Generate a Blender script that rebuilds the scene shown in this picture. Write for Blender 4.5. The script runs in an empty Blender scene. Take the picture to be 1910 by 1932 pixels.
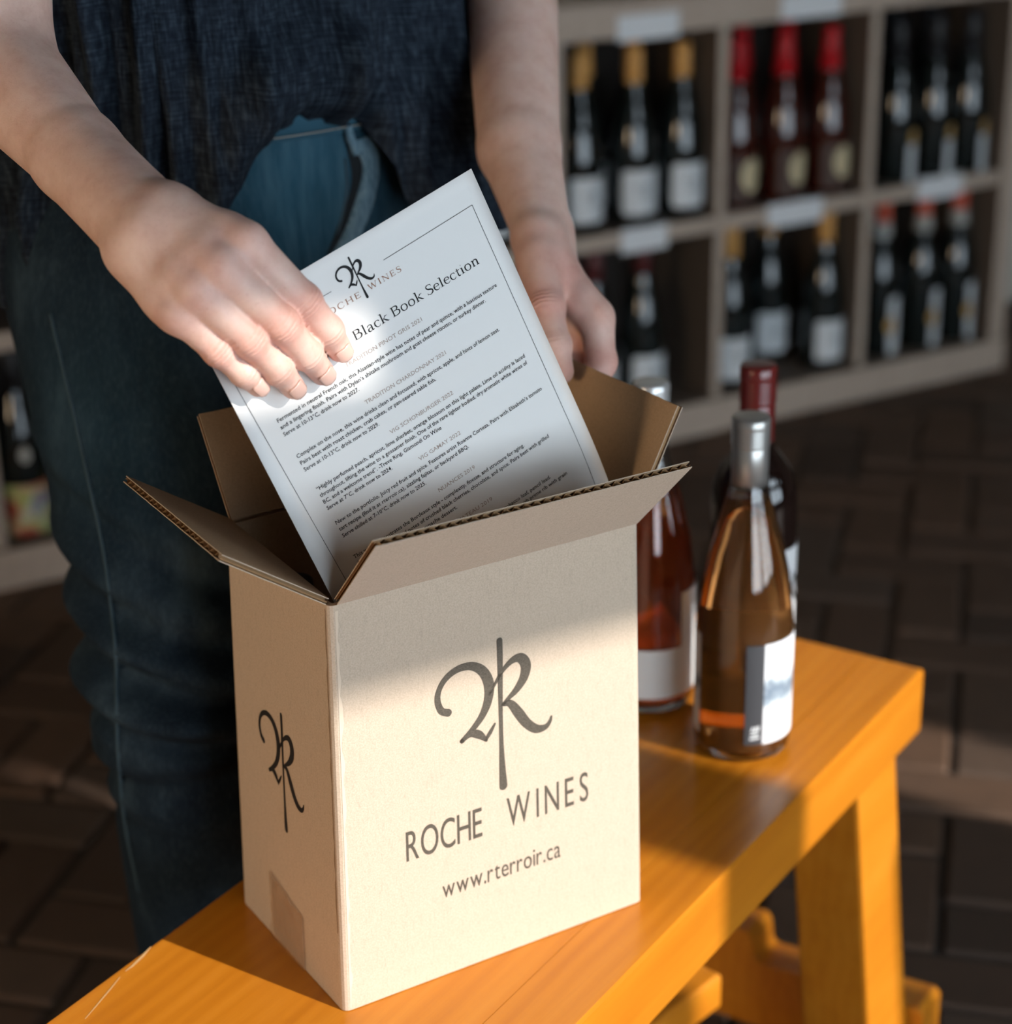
import bpy, bmesh, math, random
import numpy as np
from mathutils import Vector, Matrix, noise
from mathutils.bvhtree import BVHTree

random.seed(7)
sc = bpy.context.scene
COL = sc.collection

# ------------------------------------------------------------------ camera
F = 3800.0; CX, CY = 955.0, 966.0
PITCH, ROLL, AZ_SHELF, AZ_BENCH = 0.38555617, 0.01730388, 1.05354787, 0.57367218
CAMZ = 0.45 + 0.81949
cp, sp = math.cos(PITCH), math.sin(PITCH)
fwd = np.array([0, cp, -sp]); rt0 = np.array([1., 0, 0]); dn0 = np.cross(fwd, rt0)
cr, sr = math.cos(ROLL), math.sin(ROLL)
R3 = np.array([cr*rt0 + sr*dn0, -sr*rt0 + cr*dn0, fwd])
CAM = np.array([0, 0, CAMZ])
cam = bpy.data.cameras.new('camera'); camo = bpy.data.objects.new('camera', cam); COL.objects.link(camo)
cam.sensor_fit = 'HORIZONTAL'; cam.sensor_width = 36.0; cam.lens = F/1910*36.0
M = Matrix.Identity(4)
for i in range(3):
    M[i][0] = R3[0][i]; M[i][1] = -R3[1][i]; M[i][2] = -R3[2][i]; M[i][3] = CAM[i]
camo.matrix_world = M
cam.clip_start = 0.05
cam.dof.use_dof = True; cam.dof.focus_distance = 1.28; cam.dof.aperture_fstop = 4.4
sc.camera = camo

# ------------------------------------------------------------------ world, sun, exposure
EL = math.radians(28.0); TANEL = math.tan(EL)
uB = np.array([math.sin(AZ_BENCH), math.cos(AZ_BENCH), 0]); nB = np.array([math.cos(AZ_BENCH), -math.sin(AZ_BENCH), 0])
uS = np.array([math.sin(AZ_SHELF), math.cos(AZ_SHELF), 0]); nS = np.array([math.cos(AZ_SHELF), -math.sin(AZ_SHELF), 0])
w = bpy.data.worlds.new('sky'); sc.world = w; w.use_nodes = True
bg = w.node_tree.nodes['Background']; bg.inputs[0].default_value = (0.75, 0.885, 1.0, 1); bg.inputs[1].default_value = 6.9
sun = bpy.data.lights.new('sun', 'SUN'); suno = bpy.data.objects.new('sun', sun); COL.objects.link(suno)
sun.energy = 5.4; sun.color = (1.0, 0.94, 0.87); sun.angle = math.radians(0.6)
tosun = Vector((nB[0]*math.cos(EL), nB[1]*math.cos(EL), math.sin(EL)))
suno.rotation_euler = tosun.to_track_quat('Z', 'Y').to_euler()
suno.location = (3, -2, 4)
sc.view_settings.view_transform = 'Standard'; sc.view_settings.look = 'None'
sc.view_settings.gamma = 1.0; sc.view_settings.use_curve_mapping = False
sc.view_settings.exposure = 0.06
sc.cycles.use_denoising = True
sc.cycles.sample_clamp_indirect = 6.0
sc.cycles.max_bounces = 10; sc.cycles.transmission_bounces = 10; sc.cycles.diffuse_bounces = 5

# ------------------------------------------------------------------ helpers
def ray(px, py): return np.array([(px-CX)/F, (py-CY)/F, 1.0]) @ R3
def at(px, py, d): return CAM + ray(px, py)*d                       # point at depth d seen at that pixel of the photo
def onz(px, py, z): r = ray(px, py); return CAM + r*(z-CAMZ)/r[2]
def onpl(px, py, n, c): r = ray(px, py); return CAM + r*((c - CAM@n)/(r@n))
def proj(P):
    c = R3 @ (np.array(P)-CAM); return CX+F*c[0]/c[2], CY+F*c[1]/c[2], c[2]
def S(u, n, z): return uS*u + nS*n + np.array([0, 0, z])
def V(p): return Vector((float(p[0]), float(p[1]), float(p[2])))
Zv = np.array([0, 0, 1.0])
def nrm(v): v = np.array(v, float); return v/np.linalg.norm(v)

def link(o, parent=None):
    COL.objects.link(o)
    if parent is not None: o.parent = parent
    return o
def mesh_obj(name, verts, faces, mats, parent=None, smooth=False, mi=None):
    me = bpy.data.meshes.new(name); me.from_pydata([tuple(map(float, v)) for v in verts], [], [tuple(f) for f in faces])
    if not isinstance(mats, (list, tuple)): mats = [mats]
    for m in mats: me.materials.append(m)
    if mi is not None: me.polygons.foreach_set('material_index', mi)
    if smooth: me.polygons.foreach_set('use_smooth', [True]*len(me.polygons))
    me.update()
    return link(bpy.data.objects.new(name, me), parent)
def bm_obj(name, bm, mats, parent=None, smooth=False):
    me = bpy.data.meshes.new(name); bm.normal_update(); bm.to_mesh(me); bm.free()
    if not isinstance(mats, (list, tuple)): mats = [mats]
    for m in mats: me.materials.append(m)
    if smooth: me.polygons.foreach_set('use_smooth', [True]*len(me.polygons))
    return link(bpy.data.objects.new(name, me), parent)
def tag(o, label=None, cat=None, group=None, kind=None):
    if label: o['label'] = label
    if cat: o['category'] = cat
    if group: o['group'] = group
    if kind: o['kind'] = kind
    return o
def empty(name, loc=(0, 0, 0), label=None, cat=None, group=None, rz=0.0):
    o = bpy.data.objects.new(name, None); o.empty_display_size = 0.02
    o.location = V(loc); o.rotation_euler = (0, 0, rz); COL.objects.link(o)
    return tag(o, label, cat, group)
def hexa(bm, P, mi=0):                                                # 8 corners: bottom 4, top 4
    vs = [bm.verts.new(V(p)) for p in P]; fs = []
    for f in ((0, 3, 2, 1), (4, 5, 6, 7), (0, 1, 5, 4), (1, 2, 6, 5), (2, 3, 7, 6), (3, 0, 4, 7)):
        fc = bm.faces.new([vs[i] for i in f]); fc.material_index = mi; fs.append(fc)
    return vs, fs
def box(bm, o, a, b, c, mi=0):                                        # origin corner and three edge vectors
    o, a, b, c = map(np.array, (o, a, b, c))
    return hexa(bm, [o, o+a, o+a+b, o+b, o+c, o+a+c, o+a+b+c, o+b+c], mi)
def bevel(bm, w, seg=2):
    bmesh.ops.recalc_face_normals(bm, faces=bm.faces[:])
    bmesh.ops.bevel(bm, geom=bm.edges[:], offset=w, segments=seg, profile=0.7, affect='EDGES', clamp_overlap=True)
def sbox(bm, u0, u1, n0, n1, z0, z1, mi=0):
    return box(bm, S(u0, n0, z0), uS*(u1-u0), nS*(n1-n0), Zv*(z1-z0), mi)
def lathe_data(prof, seg=40, closed=True):
    vs, fs = [], []
    rings = []
    for (r, z) in prof:
        if r < 1e-6: rings.append([len(vs)]); vs.append((0, 0, z))
        else:
            ids = []
            for k in range(seg):
                a = 2*math.pi*k/seg; ids.append(len(vs)); vs.append((r*math.cos(a), r*math.sin(a), z))
            rings.append(ids)
    for A, B in zip(rings, rings[1:]):
        if len(A) == 1 and len(B) == 1: continue
        for k in range(seg):
            k2 = (k+1) % seg
            if len(A) == 1: fs.append((A[0], B[k2], B[k]))
            elif len(B) == 1: fs.append((A[k], A[k2], B[0]))
            else: fs.append((A[k], A[k2], B[k2], B[k]))
    return vs, fs
def lathe(name, prof, mat, parent=None, seg=40):
    vs, fs = lathe_data(prof, seg); return mesh_obj(name, vs, fs, mat, parent, True)
def catmull(pts, n):
    P = np.array(pts, float); out = []
    Q = np.vstack([2*P[0]-P[1], P, 2*P[-1]-P[-2]])
    for i in range(1, len(Q)-2):
        for k in range(n):
            t = k/n; p0, p1, p2, p3 = Q[i-1], Q[i], Q[i+1], Q[i+2]
            out.append(.5*((2*p1)+(-p0+p2)*t+(2*p0-5*p1+4*p2-p3)*t*t+(-p0+3*p1-3*p2+p3)*t**3))
    out.append(P[-1]); return np.array(out)
def ribbon2d(pts, widths, n=6, cap=True):                             # flat pen stroke in 2-D -> (verts2d, faces)
    D = np.column_stack([np.array(pts, float), np.array(widths, float)])
    C = catmull(D, n) if len(D) > 2 else np.array([D[0]+(D[1]-D[0])*t for t in np.linspace(0, 1, 3)])
    P = C[:, :2]; W = np.maximum(C[:, 2], 1e-5)/2
    T = np.gradient(P, axis=0); T /= np.linalg.norm(T, axis=1)[:, None]+1e-12
    Nn = np.column_stack([-T[:, 1], T[:, 0]])
    vs = []; fs = []
    for i in range(len(P)): vs += [P[i]+Nn[i]*W[i], P[i]-Nn[i]*W[i]]
    for i in range(len(P)-1): fs.append((2*i, 2*i+1, 2*i+3, 2*i+2))
    if cap:
        for i, s in ((0, -1), (len(P)-1, 1)):
            c = len(vs); base = 2*i
            a0 = math.atan2(Nn[i][1], Nn[i][0])
            arc = [c+k for k in range(5)]
            for k in range(5):
                a = a0 - s*math.pi*(k+1)/6
                vs.append(P[i]+W[i]*np.array([math.cos(a), math.sin(a)]))
            fs.append(tuple([base]+arc+[base+1]))
    return vs, fs
def merge2d(parts):
    vs, fs = [], []
    for v, f in parts:
        o = len(vs); vs += list(v); fs += [tuple(i+o for i in q) for q in f]
    return vs, fs
def tube(name, pts, r, mat, parent=None, seg=8, closed=False):
    P = np.array(pts, float); n = len(P); vs, fs = [], []
    rr = np.broadcast_to(np.array(r, float), (n,))
    T = np.gradient(P, axis=0); T /= np.linalg.norm(T, axis=1)[:, None]
    up = np.array([0, 0, 1.0]) if abs(T[0][2]) < .9 else np.array([1.0, 0, 0])
    for i in range(n):
        a = nrm(np.cross(T[i], up)); b = np.cross(T[i], a)
        for k in range(seg):
            t = 2*math.pi*k/seg; vs.append(P[i]+rr[i]*(math.cos(t)*a+math.sin(t)*b))
    for i in range(n-1):
        for k in range(seg):
            k2 = (k+1) % seg; fs.append((i*seg+k, i*seg+k2, (i+1)*seg+k2, (i+1)*seg+k))
    fs.append(tuple(range(seg))[::-1]); fs.append(tuple((n-1)*seg+k for k in range(seg)))
    return mesh_obj(name, vs, fs, mat, parent, True)

# ------------------------------------------------------------------ materials
def mat(name, base=(.8, .8, .8), rough=.5, metal=0., spec=.5, trans=0., ior=1.45, coat=0., alpha=1., sss=0.):
    m = bpy.data.materials.new(name); m.use_nodes = True
    b = m.node_tree.nodes['Principled BSDF']
    b.inputs['Base Color'].default_value = (*base, 1); b.inputs['Roughness'].default_value = rough
    b.inputs['Metallic'].default_value = metal; b.inputs['Specular IOR Level'].default_value = spec
    b.inputs['Transmission Weight'].default_value = trans; b.inputs['IOR'].default_value = ior
    b.inputs['Coat Weight'].default_value = coat; b.inputs['Alpha'].default_value = alpha
    if sss:
        b.inputs['Subsurface Weight'].default_value = sss; b.inputs['Subsurface Radius'].default_value = (1.0, .35, .18); b.inputs['Subsurface Scale'].default_value = .006
    return m
class NT:
    def __init__(s, m): s.t = m.node_tree; s.b = s.t.nodes['Principled BSDF']
    def n(s, typ, **kw):
        x = s.t.nodes.new(typ)
        for k, v in kw.items():
            if k.startswith('i_'):
                key = k[2:]; key = int(key) if key.isdigit() else key.replace('_', ' ')
                x.inputs[key].default_value = v
            else: setattr(x, k, v)
        return x
    def l(s, a, b): s.t.links.new(a, b)
    def coord(s, kind='Object', scale=(1, 1, 1), rot=(0, 0, 0)):
        tc = s.n('ShaderNodeTexCoord'); mp = s.n('ShaderNodeMapping'); s.l(tc.outputs[kind], mp.inputs[0])
        mp.inputs['Scale'].default_value = scale; mp.inputs['Rotation'].default_value = rot; return mp.outputs[0]
    def noise(s, vec, scale, detail=3, rough=.55):
        x = s.n('ShaderNodeTexNoise'); s.l(vec, x.inputs['Vector']); x.inputs['Scale'].default_value = scale
        x.inputs['Detail'].default_value = detail; x.inputs['Roughness'].default_value = rough; return x.outputs['Fac']
    def ramp(s, fac, stops):
        r = s.n('ShaderNodeValToRGB'); s.l(fac, r.inputs[0]); e = r.color_ramp.elements
        while len(e) > 1: e.remove(e[-1])
        e[0].position = stops[0][0]; e[0].color = (*stops[0][1], 1)
        for p, c in stops[1:]:
            k = e.new(p); k.color = (*c, 1)
        return r.outputs[0]
    def mix(s, fac, a, b, typ='MIX'):
        x = s.n('ShaderNodeMix', data_type='RGBA', blend_type=typ)
        for sock, val in ((x.inputs['Factor'], fac), (x.inputs['A'], a), (x.inputs['B'], b)):
            if hasattr(val, 'is_linked') or hasattr(val, 'links'): s.l(val, sock)
            else: sock.default_value = val if not isinstance(val, tuple) else (*val, 1)
        return x.outputs['Result']
    def math(s, op, a, b=0.):
        x = s.n('ShaderNodeMath', operation=op)
        for i, val in enumerate((a, b)):
            if hasattr(val, 'links'): s.l(val, x.inputs[i])
            else: x.inputs[i].default_value = val
        return x.outputs[0]
    def base(s, c): s.l(c, s.b.inputs['Base Color'])
    def bump(s, h, strength=.3, dist=.001):
        x = s.n('ShaderNodeBump'); x.inputs['Strength'].default_value = strength; x.inputs['Distance'].default_value = dist
        s.l(h, x.inputs['Height']); s.l(x.outputs[0], s.b.inputs['Normal'])

def cardboard(name, c1, c2):
    m = mat(name, c1, .82, spec=.2); t = NT(m); v = t.coord('Object')
    a = t.noise(v, 900, 2); b = t.noise(v, 60, 3)
    c = t.ramp(a, [(.3, tuple(x*.86 for x in c1)), (.5, c1), (.72, c2)])
    fib = t.noise(t.coord('Object', (1, 1, .25)), 420, 2)
    c = t.mix(.14, c, t.ramp(fib, [(.32, tuple(x*.55 for x in c1)), (.42, c1), (.7, c2)]))
    c = t.mix(t.math('MULTIPLY', b, .25), c, tuple(x*.85 for x in c1)); t.base(c)
    t.bump(a, .12, .0004); return m
CARD = cardboard('kraft_cardboard', (.55, .44, .335), (.61, .495, .39))
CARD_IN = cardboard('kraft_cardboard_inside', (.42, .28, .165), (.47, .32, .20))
FLUTE = mat('corrugated_flute', (.40, .25, .13), .9, spec=.1)
INK = mat('carton_ink', (.085, .068, .05), .6, spec=.3)
_t = NT(INK); _t.base(_t.ramp(_t.noise(_t.coord('Object', (1, 1, 3)), 700, 3), [(.25, (.05, .04, .03)), (.75, (.13, .11, .085))]))
INK_D = mat('carton_ink_dark', (.022, .02, .02), .6, spec=.3)
PAPER = mat('paper', (.80, .785, .765), .62, spec=.25)
_t = NT(PAPER); _t.bump(_t.noise(_t.coord('Object'), 1500, 2), .05, .0002)
PRINT_K = mat('print_black', (.012, .012, .013), .6, spec=.2)
PRINT_G = mat('print_grey', (.13, .13, .135), .6, spec=.2)
PRINT_B = mat('print_brown', (.30, .13, .065), .6, spec=.2)
PRINT_T = mat('print_taupe', (.40, .32, .28), .6, spec=.2)
TAPE = mat('clear_tape', (.50, .33, .20), .07, spec=.8, alpha=.45, coat=.6)
_t = NT(TAPE); _t.bump(_t.noise(_t.coord('Object', (1, 1, .5)), 90, 2), .8, .003)

def wood(name, cols, rough=.34, scale=1., coat=.12):
    m = mat(name, cols[1], rough, coat=coat, spec=.5); t = NT(m); m.node_tree.nodes['Principled BSDF'].inputs['Coat Roughness'].default_value = .15
    v = t.coord('Object', (1.2*scale, 18*scale, 18*scale))
    d = t.noise(v, 2.2, 4, .6)
    wv = t.n('ShaderNodeTexWave', wave_type='BANDS', bands_direction='Y'); wv.inputs['Scale'].default_value = 1.6; wv.inputs['Distortion'].default_value = 7; wv.inputs['Detail'].default_value = 3; wv.inputs['Detail Scale'].default_value = .8
    t.l(t.coord('Object', (2*scale, 14*scale, 14*scale)), wv.inputs['Vector'])
    f = t.math('ADD', t.math('MULTIPLY', d, .86), t.math('MULTIPLY', wv.outputs['Fac'], .14))
    c = t.ramp(f, [(.15, cols[0]), (.5, cols[1]), (.9, cols[2])])
    fine = t.noise(t.coord('Object', (6*scale, 160*scale, 160*scale)), 4, 3)
    c = t.mix(t.math('MULTIPLY', fine, .22), c, tuple(x*.62 for x in cols[0]))
    kn = t.n('ShaderNodeTexVoronoi', feature='F1'); kn.inputs['Scale'].default_value = 3.1*scale; t.l(t.coord('Object', (1., 3.2, 3.2)), kn.inputs['Vector'])
    kf = t.ramp(kn.outputs['Distance'], [(.0, (1, 1, 1)), (.035, (.75, .75, .75)), (.075, (0, 0, 0))])
    c = t.mix(t.math('MULTIPLY', kf, .55), c, (.12, .03, .004)); t.base(c)
    t.bump(fine, .06, .0006); return m
BENCHW = wood('honey_varnished_pine', ((.46, .135, .006), (.60, .205, .012), (.70, .27, .026)))
SHELFW = wood('grey_brown_shelf_board', ((.44, .345, .275), (.52, .415, .335), (.60, .49, .40)), rough=.55, coat=0.)
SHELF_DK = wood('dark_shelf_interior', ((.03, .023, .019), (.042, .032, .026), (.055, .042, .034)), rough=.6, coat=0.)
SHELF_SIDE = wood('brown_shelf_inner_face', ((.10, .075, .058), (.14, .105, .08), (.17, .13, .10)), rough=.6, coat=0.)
WALLP = mat('plaster', (.62, .58, .50), .9); _t = NT(WALLP); _t.bump(_t.noise(_t.coord('Object'), 60, 4), .15, .003)
CEILM = mat('dark_ceiling', (.10, .08, .065), .9)
DARKW = wood('dark_room_wood', ((.10, .06, .035), (.14, .085, .05), (.18, .11, .065)), rough=.6, coat=0.)
FRAMEM = mat('window_frame_paint', (.10, .075, .055), .5)
MORTAR = mat('mortar', (.045, .035, .028), .95); _t = NT(MORTAR); _t.bump(_t.noise(_t.coord('Object'), 200, 3), .4, .002)
BRICK = mat('brick_paver', (.2, .11, .07), .62, spec=.3); _t = NT(BRICK)
_oi = _t.n('ShaderNodeObjectInfo'); _c = _t.ramp(_oi.outputs['Random'], [(0, (.075, .048, .034)), (.35, (.12, .07, .045)), (.7, (.16, .09, .055)), (1, (.115, .08, .06))])
_v = _t.coord('Object'); _c = _t.mix(_t.math('MULTIPLY', _t.noise(_v, 28, 4), .7), _c, (.06, .04, .03)); _t.base(_c); _t.bump(_t.noise(_v, 120, 4), .35, .002)

SKIN = mat('skin', (.62, .36, .26), .46, spec=.4, sss=.12); _t = NT(SKIN)
_at = _t.n('ShaderNodeAttribute', attribute_name='redness'); _w = _t.n('ShaderNodeAttribute', attribute_name='wrinkle')
_v = _t.coord('Object'); _mo = _t.noise(_v, 55, 4, .65); _fr = _t.noise(_v, 420, 2)
_c = _t.ramp(_mo, [(.3, (.62, .385, .31)), (.5, (.70, .47, .39)), (.7, (.75, .53, .45))])
_c = _t.mix(_t.math('MULTIPLY', _t.ramp(_fr, [(.60, (0, 0, 0)), (.74, (1, 1, 1))]), .22), _c, (.46, .22, .15))
_c = _t.mix(_t.math('MULTIPLY', _at.outputs['Fac'], .95), _c, (.60, .20, .16)); 
_sx = _t.n('ShaderNodeSeparateXYZ'); _t.l(_w.outputs['Vector'], _sx.inputs[0])
_ph = _t.math('ADD', _t.math('MULTIPLY', _sx.outputs[0], 2.0), _t.math('MULTIPLY', _t.noise(_v, 220, 2), 5.0))
_sn = _t.math('MULTIPLY', _t.math('SINE', _ph), _sx.outputs[1])
_cr = _t.math('MULTIPLY', _t.ramp(_sn, [(.0, (0, 0, 0)), (.45, (0, 0, 0)), (.95, (1, 1, 1))]), .35)
_c = _t.mix(_cr, _c, (.33, .11, .08)); _t.base(_c)
_vo = _t.n('ShaderNodeTexVoronoi', feature='DISTANCE_TO_EDGE'); _vo.inputs['Scale'].default_value = 620; _t.l(_t.coord('Object', (1, 1, 1)), _vo.inputs['Vector'])
_h = _t.math('SUBTRACT', _t.math('MULTIPLY', _vo.outputs['Distance'], .35), _t.math('MULTIPLY', _sn, 1.1)); _t.bump(_h, .35, .0011)
NAIL = mat('fingernail', (.74, .47, .39), .22, spec=.6, coat=.3)
DENIM = mat('denim', (.03, .07, .12), .85, spec=.15); _t = NT(DENIM)
_v = _t.coord('Object', (1, 1, .35)); _a = _t.noise(_v, 16, 4, .65); _b = _t.noise(_t.coord('Object', (1, 1, .22)), 520, 2)
_fd = _t.n('ShaderNodeAttribute', attribute_name='fade')
_c = _t.ramp(_a, [(.32, (.005, .011, .020)), (.52, (.011, .022, .036)), (.72, (.032, .056, .078))])
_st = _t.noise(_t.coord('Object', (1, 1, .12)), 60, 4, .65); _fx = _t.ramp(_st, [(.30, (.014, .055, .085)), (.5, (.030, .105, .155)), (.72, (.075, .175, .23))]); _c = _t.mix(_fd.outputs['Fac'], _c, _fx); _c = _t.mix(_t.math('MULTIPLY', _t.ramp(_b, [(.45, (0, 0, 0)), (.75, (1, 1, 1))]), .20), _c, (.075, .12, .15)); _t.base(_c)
_t.bump(_b, .3, .0012)
DENIM_SEAM = mat('denim_seam', (.05, .085, .11), .85, spec=.15); STITCH = mat('stitch_thread', (.42, .38, .32), .8)
WAISTM = mat('waistband_denim', (.035, .10, .145), .85, spec=.15)
DENIM_L = mat('denim_faded', (.085, .15, .20), .85, spec=.15); _t = NT(DENIM_L); _b = _t.noise(_t.coord('Object', (1, 1, .3)), 420, 3); _t.base(_t.ramp(_b, [(.3, (.06, .125, .17)), (.7, (.20, .30, .36))])); _t.bump(_b, .3, .0012)
SHIRT = mat('navy_gauze', (.02, .035, .055), .9, spec=.12); _t = NT(SHIRT)
_uv = _t.n('ShaderNodeUVMap'); 
def _uvs(sx, sy):
    mp = _t.n('ShaderNodeMapping'); _t.l(_uv.outputs[0], mp.inputs[0]); mp.inputs['Scale'].default_value = (sx, sy, 1); return mp.outputs[0]
_n1 = _t.noise(_uvs(520, 60), 1.0, 3, .6); _n2 = _t.noise(_uvs(70, 520), 1.0, 3, .6); _n3 = _t.noise(_uvs(14, 10), 1.0, 3)
_g = _t.math('ADD', _t.math('MULTIPLY', _n1, .6), _t.math('MULTIPLY', _n2, .4))
_c = _t.ramp(_g, [(.38, (.006, .009, .015)), (.5, (.016, .025, .037)), (.64, (.052, .075, .098))])
_c = _t.mix(_t.math('MULTIPLY', _n3, .5), _c, (.011, .010, .016)); _t.base(_c); _t.bump(_g, .75, .0035)
SHOE = mat('shoe_leather', (.03, .02, .015), .5)

def glassy(name, base, rough=.06): return mat(name, base, rough, spec=.6, coat=.5)
DKGLASS = glassy('dark_green_glass', (.006, .010, .010)); DKBROWN = glassy('dark_wine_glass', (.012, .006, .005))
ROSEBODY = glassy('rose_in_dark_glass', (.05, .008, .004))
CLEAR = mat('clear_glass', (.97, .985, .98), .02, trans=1., ior=1.5); 
LIQ = mat('rose_wine', (1.0, .44, .14), .0, trans=.88, ior=1.34); LIQ2 = mat('deep_rose_wine', (.95, .20, .07), .0, trans=.85, ior=1.34)
CORK = mat('tan_wax_top', (.72, .36, .10), .5); REDCAP = mat('bright_red_capsule', (.50, .008, .013), .4)
ORRED = mat('orange_red_capsule', (.62, .09, .04), .45); GREYW = mat('pale_grey_collar', (.45, .44, .40), .5)
BLACKCAP = mat('black_capsule', (.015, .015, .017), .4); MAROON = mat('maroon_capsule', (.16, .014, .012), .28, spec=.6, coat=.4)
SILVER = mat('brushed_silver_capsule', (.52, .50, .47), .34, metal=.75); CHROME = mat('white_silver_capsule', (.80, .80, .79), .25, metal=.6)
WLABEL = mat('white_label', (.74, .76, .77), .65); CREAM = mat('cream_label', (.70, .58, .36), .6); GOLD = mat('tan_gold_print', (.55, .34, .12), .5)
DKLABEL = mat('brown_black_label', (.075, .045, .035), .6); GREYLAB = mat('charcoal_label', (.055, .055, .06), .45); GREYMARK = mat('soft_grey_print', (.33, .35, .37), .6)
TAGM = mat('paper_tag', (.80, .81, .82), .7)
LAND = mat('landscape_label', (.78, .80, .82), .6); _t = NT(LAND)
_v = _t.coord('Object'); _s = _t.n('ShaderNodeSeparateXYZ'); _t.l(_v, _s.inputs[0])
_zz = _t.math('ADD', _s.outputs[2], _t.math('MULTIPLY', _t.math('SUBTRACT', _t.noise(_v, 60, 4), .5), .035))
_band = _t.ramp(_t.math('MULTIPLY', _zz, 10), [(.0, (.80, .81, .83)), (.50, (.80, .81, .83)), (.56, (.30, .36, .42)), (.64, (.16, .21, .27)), (.70, (.42, .48, .54)), (.76, (.80, .81, .83))])
_t.base(_band)
ARTLAB = mat('colourful_art_label', (.5, .4, .3), .6); _t = NT(ARTLAB)
_vo = _t.n('ShaderNodeTexVoronoi', feature='SMOOTH_F1'); _vo.inputs['Scale'].default_value = 38; _t.l(_t.coord('Object'), _vo.inputs['Vector'])
_hs = _t.n('ShaderNodeSeparateColor'); _t.l(_vo.outputs['Color'], _hs.inputs[0])
_t.base(_t.ramp(_hs.outputs[0], [(.1, (.42, .09, .05)), (.3, (.62, .40, .25)), (.5, (.40, .50, .13)), (.65, (.62, .55, .45)), (.8, (.16, .22, .30)), (.95, (.55, .22, .18))]))

# ------------------------------------------------------------------ the room
NBACK, NWIN, ULEFT, URIGHT, CEIL = -3.22, 1.2, -1.6, 4.6, 2.75
bm = bmesh.new(); sbox(bm, ULEFT, URIGHT, NBACK, NWIN, -.06, -.008); floor = tag(bm_obj('floor', bm, MORTAR), kind='structure')
bm = bmesh.new(); sbox(bm, ULEFT-.1, URIGHT+.1, NBACK-.1, NBACK, -.06, CEIL); tag(bm_obj('wall_back', bm, WALLP), kind='structure')
bm = bmesh.new(); sbox(bm, ULEFT-.1, ULEFT, NBACK, NWIN+.04, -.06, CEIL); tag(bm_obj('wall_left', bm, WALLP), kind='structure')
bm = bmesh.new(); sbox(bm, URIGHT, URIGHT+.1, NBACK, NWIN+.04, -.06, CEIL); tag(bm_obj('wall_right', bm, DARKW), kind='structure')
bm = bmesh.new(); sbox(bm, ULEFT-.1, URIGHT+.1, NBACK-.1, NWIN+.04, CEIL, CEIL+.1); tag(bm_obj('ceiling', bm, CEILM), kind='structure')
def win(P):                                                            # where the sun ray through P crosses the window wall
    P = np.array(P, float); t = (NWIN - nS@P)/(nS@nB); Q = P + t*(nB+Zv*TANEL); return Q@uS, Q[2]
openings = [(.0, 1.15, .30, 1.45), (1.30, 2.05, .30, 1.20), (2.15, 2.90, .30, 1.20)]
aA, _ = win(onz(1382, 1632, .45)); aB, _ = win(onz(1515, 1488, .45)); zc = win((-.01, 1.193, .695))[1]
aE = win(onz(1740, 1258, .45))[0]; zleg = win((.38, 1.634, .03))[1]
openings.append((1.32, aA, zleg, zc)); aL = win(uB*1.523-nB*.57+Zv*.3)[0]; openings.append((aB, aL, zleg-.03, zc)); openings.append((aL, aE-.008, 1.74, zc)); openings.append((aE-.008, aE+.022, zleg-.03, 2.12))
f1 = win(onz(1700, 1480, 0)); f2 = win(onz(1910, 1560, 0)); f3 = win(onz(1750, 1340, 0)); f4 = win(onz(1910, 1420, 0))
openings.append(((f1[0]+f2[0])/2, (f3[0]+f4[0])/2, f2[1]-.05, f3[1]+.02))
h1 = win(at(500, 600, 1.17)); h2 = win(at(720, 640, 1.235)); h3 = win(at(700, 800, 1.25)); h4 = win(at(470, 480, 1.15))
openings.append((1.51, h2[0]+.018, h3[1]+.030, h4[1]-.020))
us = sorted({ULEFT, URIGHT, *[o[0] for o in openings], *[o[1] for o in openings]})
zs = sorted({-.06, CEIL, *[o[2] for o in openings], *[o[3] for o in openings]})
bm = bmesh.new()
for a0, a1 in zip(us, us[1:]):
    run = None
    for z0, z1 in zip(zs, zs[1:]):
        am, zm = (a0+a1)/2, (z0+z1)/2
        op = any(o[0] < am < o[1] and o[2] < zm < o[3] for o in openings)
        if not op: run = (run[0], z1) if run else (z0, z1)
        if op or z1 == zs[-1]:
            if run: sbox(bm, a0, a1, NWIN, NWIN+.03, run[0], run[1])
            run = None
tag(bm_obj('wall_window', bm, DARKW), kind='structure')
for i, (a0, a1, z0, z1) in enumerate(openings):
    if i > 2: continue
    bm = bmesh.new(); w_ = .035
    for q in ((a0, a0+w_, z0, z1), (a1-w_, a1, z0, z1), (a0+w_, a1-w_, z0, z0+w_), (a0+w_, a1-w_, z1-w_, z1)): sbox(bm, q[0], q[1], NWIN-.015, NWIN, q[2], q[3])
    tag(bm_obj('window_%d' % (i+1), bm, FRAMEM), kind='structure')

# added out-of-view warm fill panel, brightens the carton's side from the left wall
fill_light = empty('warm_fill_panel', S(ULEFT+.004, -.75, .95), 'added warm glowing fill panel on the left wall', 'fill_light')
bm = bmesh.new(); sbox(bm, 0, .03, -.30, .30, -.22, .22); bmesh.ops.transform(bm, matrix=Matrix.Identity(4), verts=bm.verts); bm_obj('backplate', bm, FRAMEM, fill_light)
GLOW = mat('fill_panel_glow', (1, .85, .6), .4); _b = GLOW.node_tree.nodes['Principled BSDF']; _b.inputs['Emission Color'].default_value = (1.0, .74, .48, 1); _b.inputs['Emission Strength'].default_value = 22.0
bm = bmesh.new(); sbox(bm, .031, .06, -.27, .27, -.19, .19); bm_obj('fill_panel_glow', bm, GLOW, fill_light)

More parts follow.
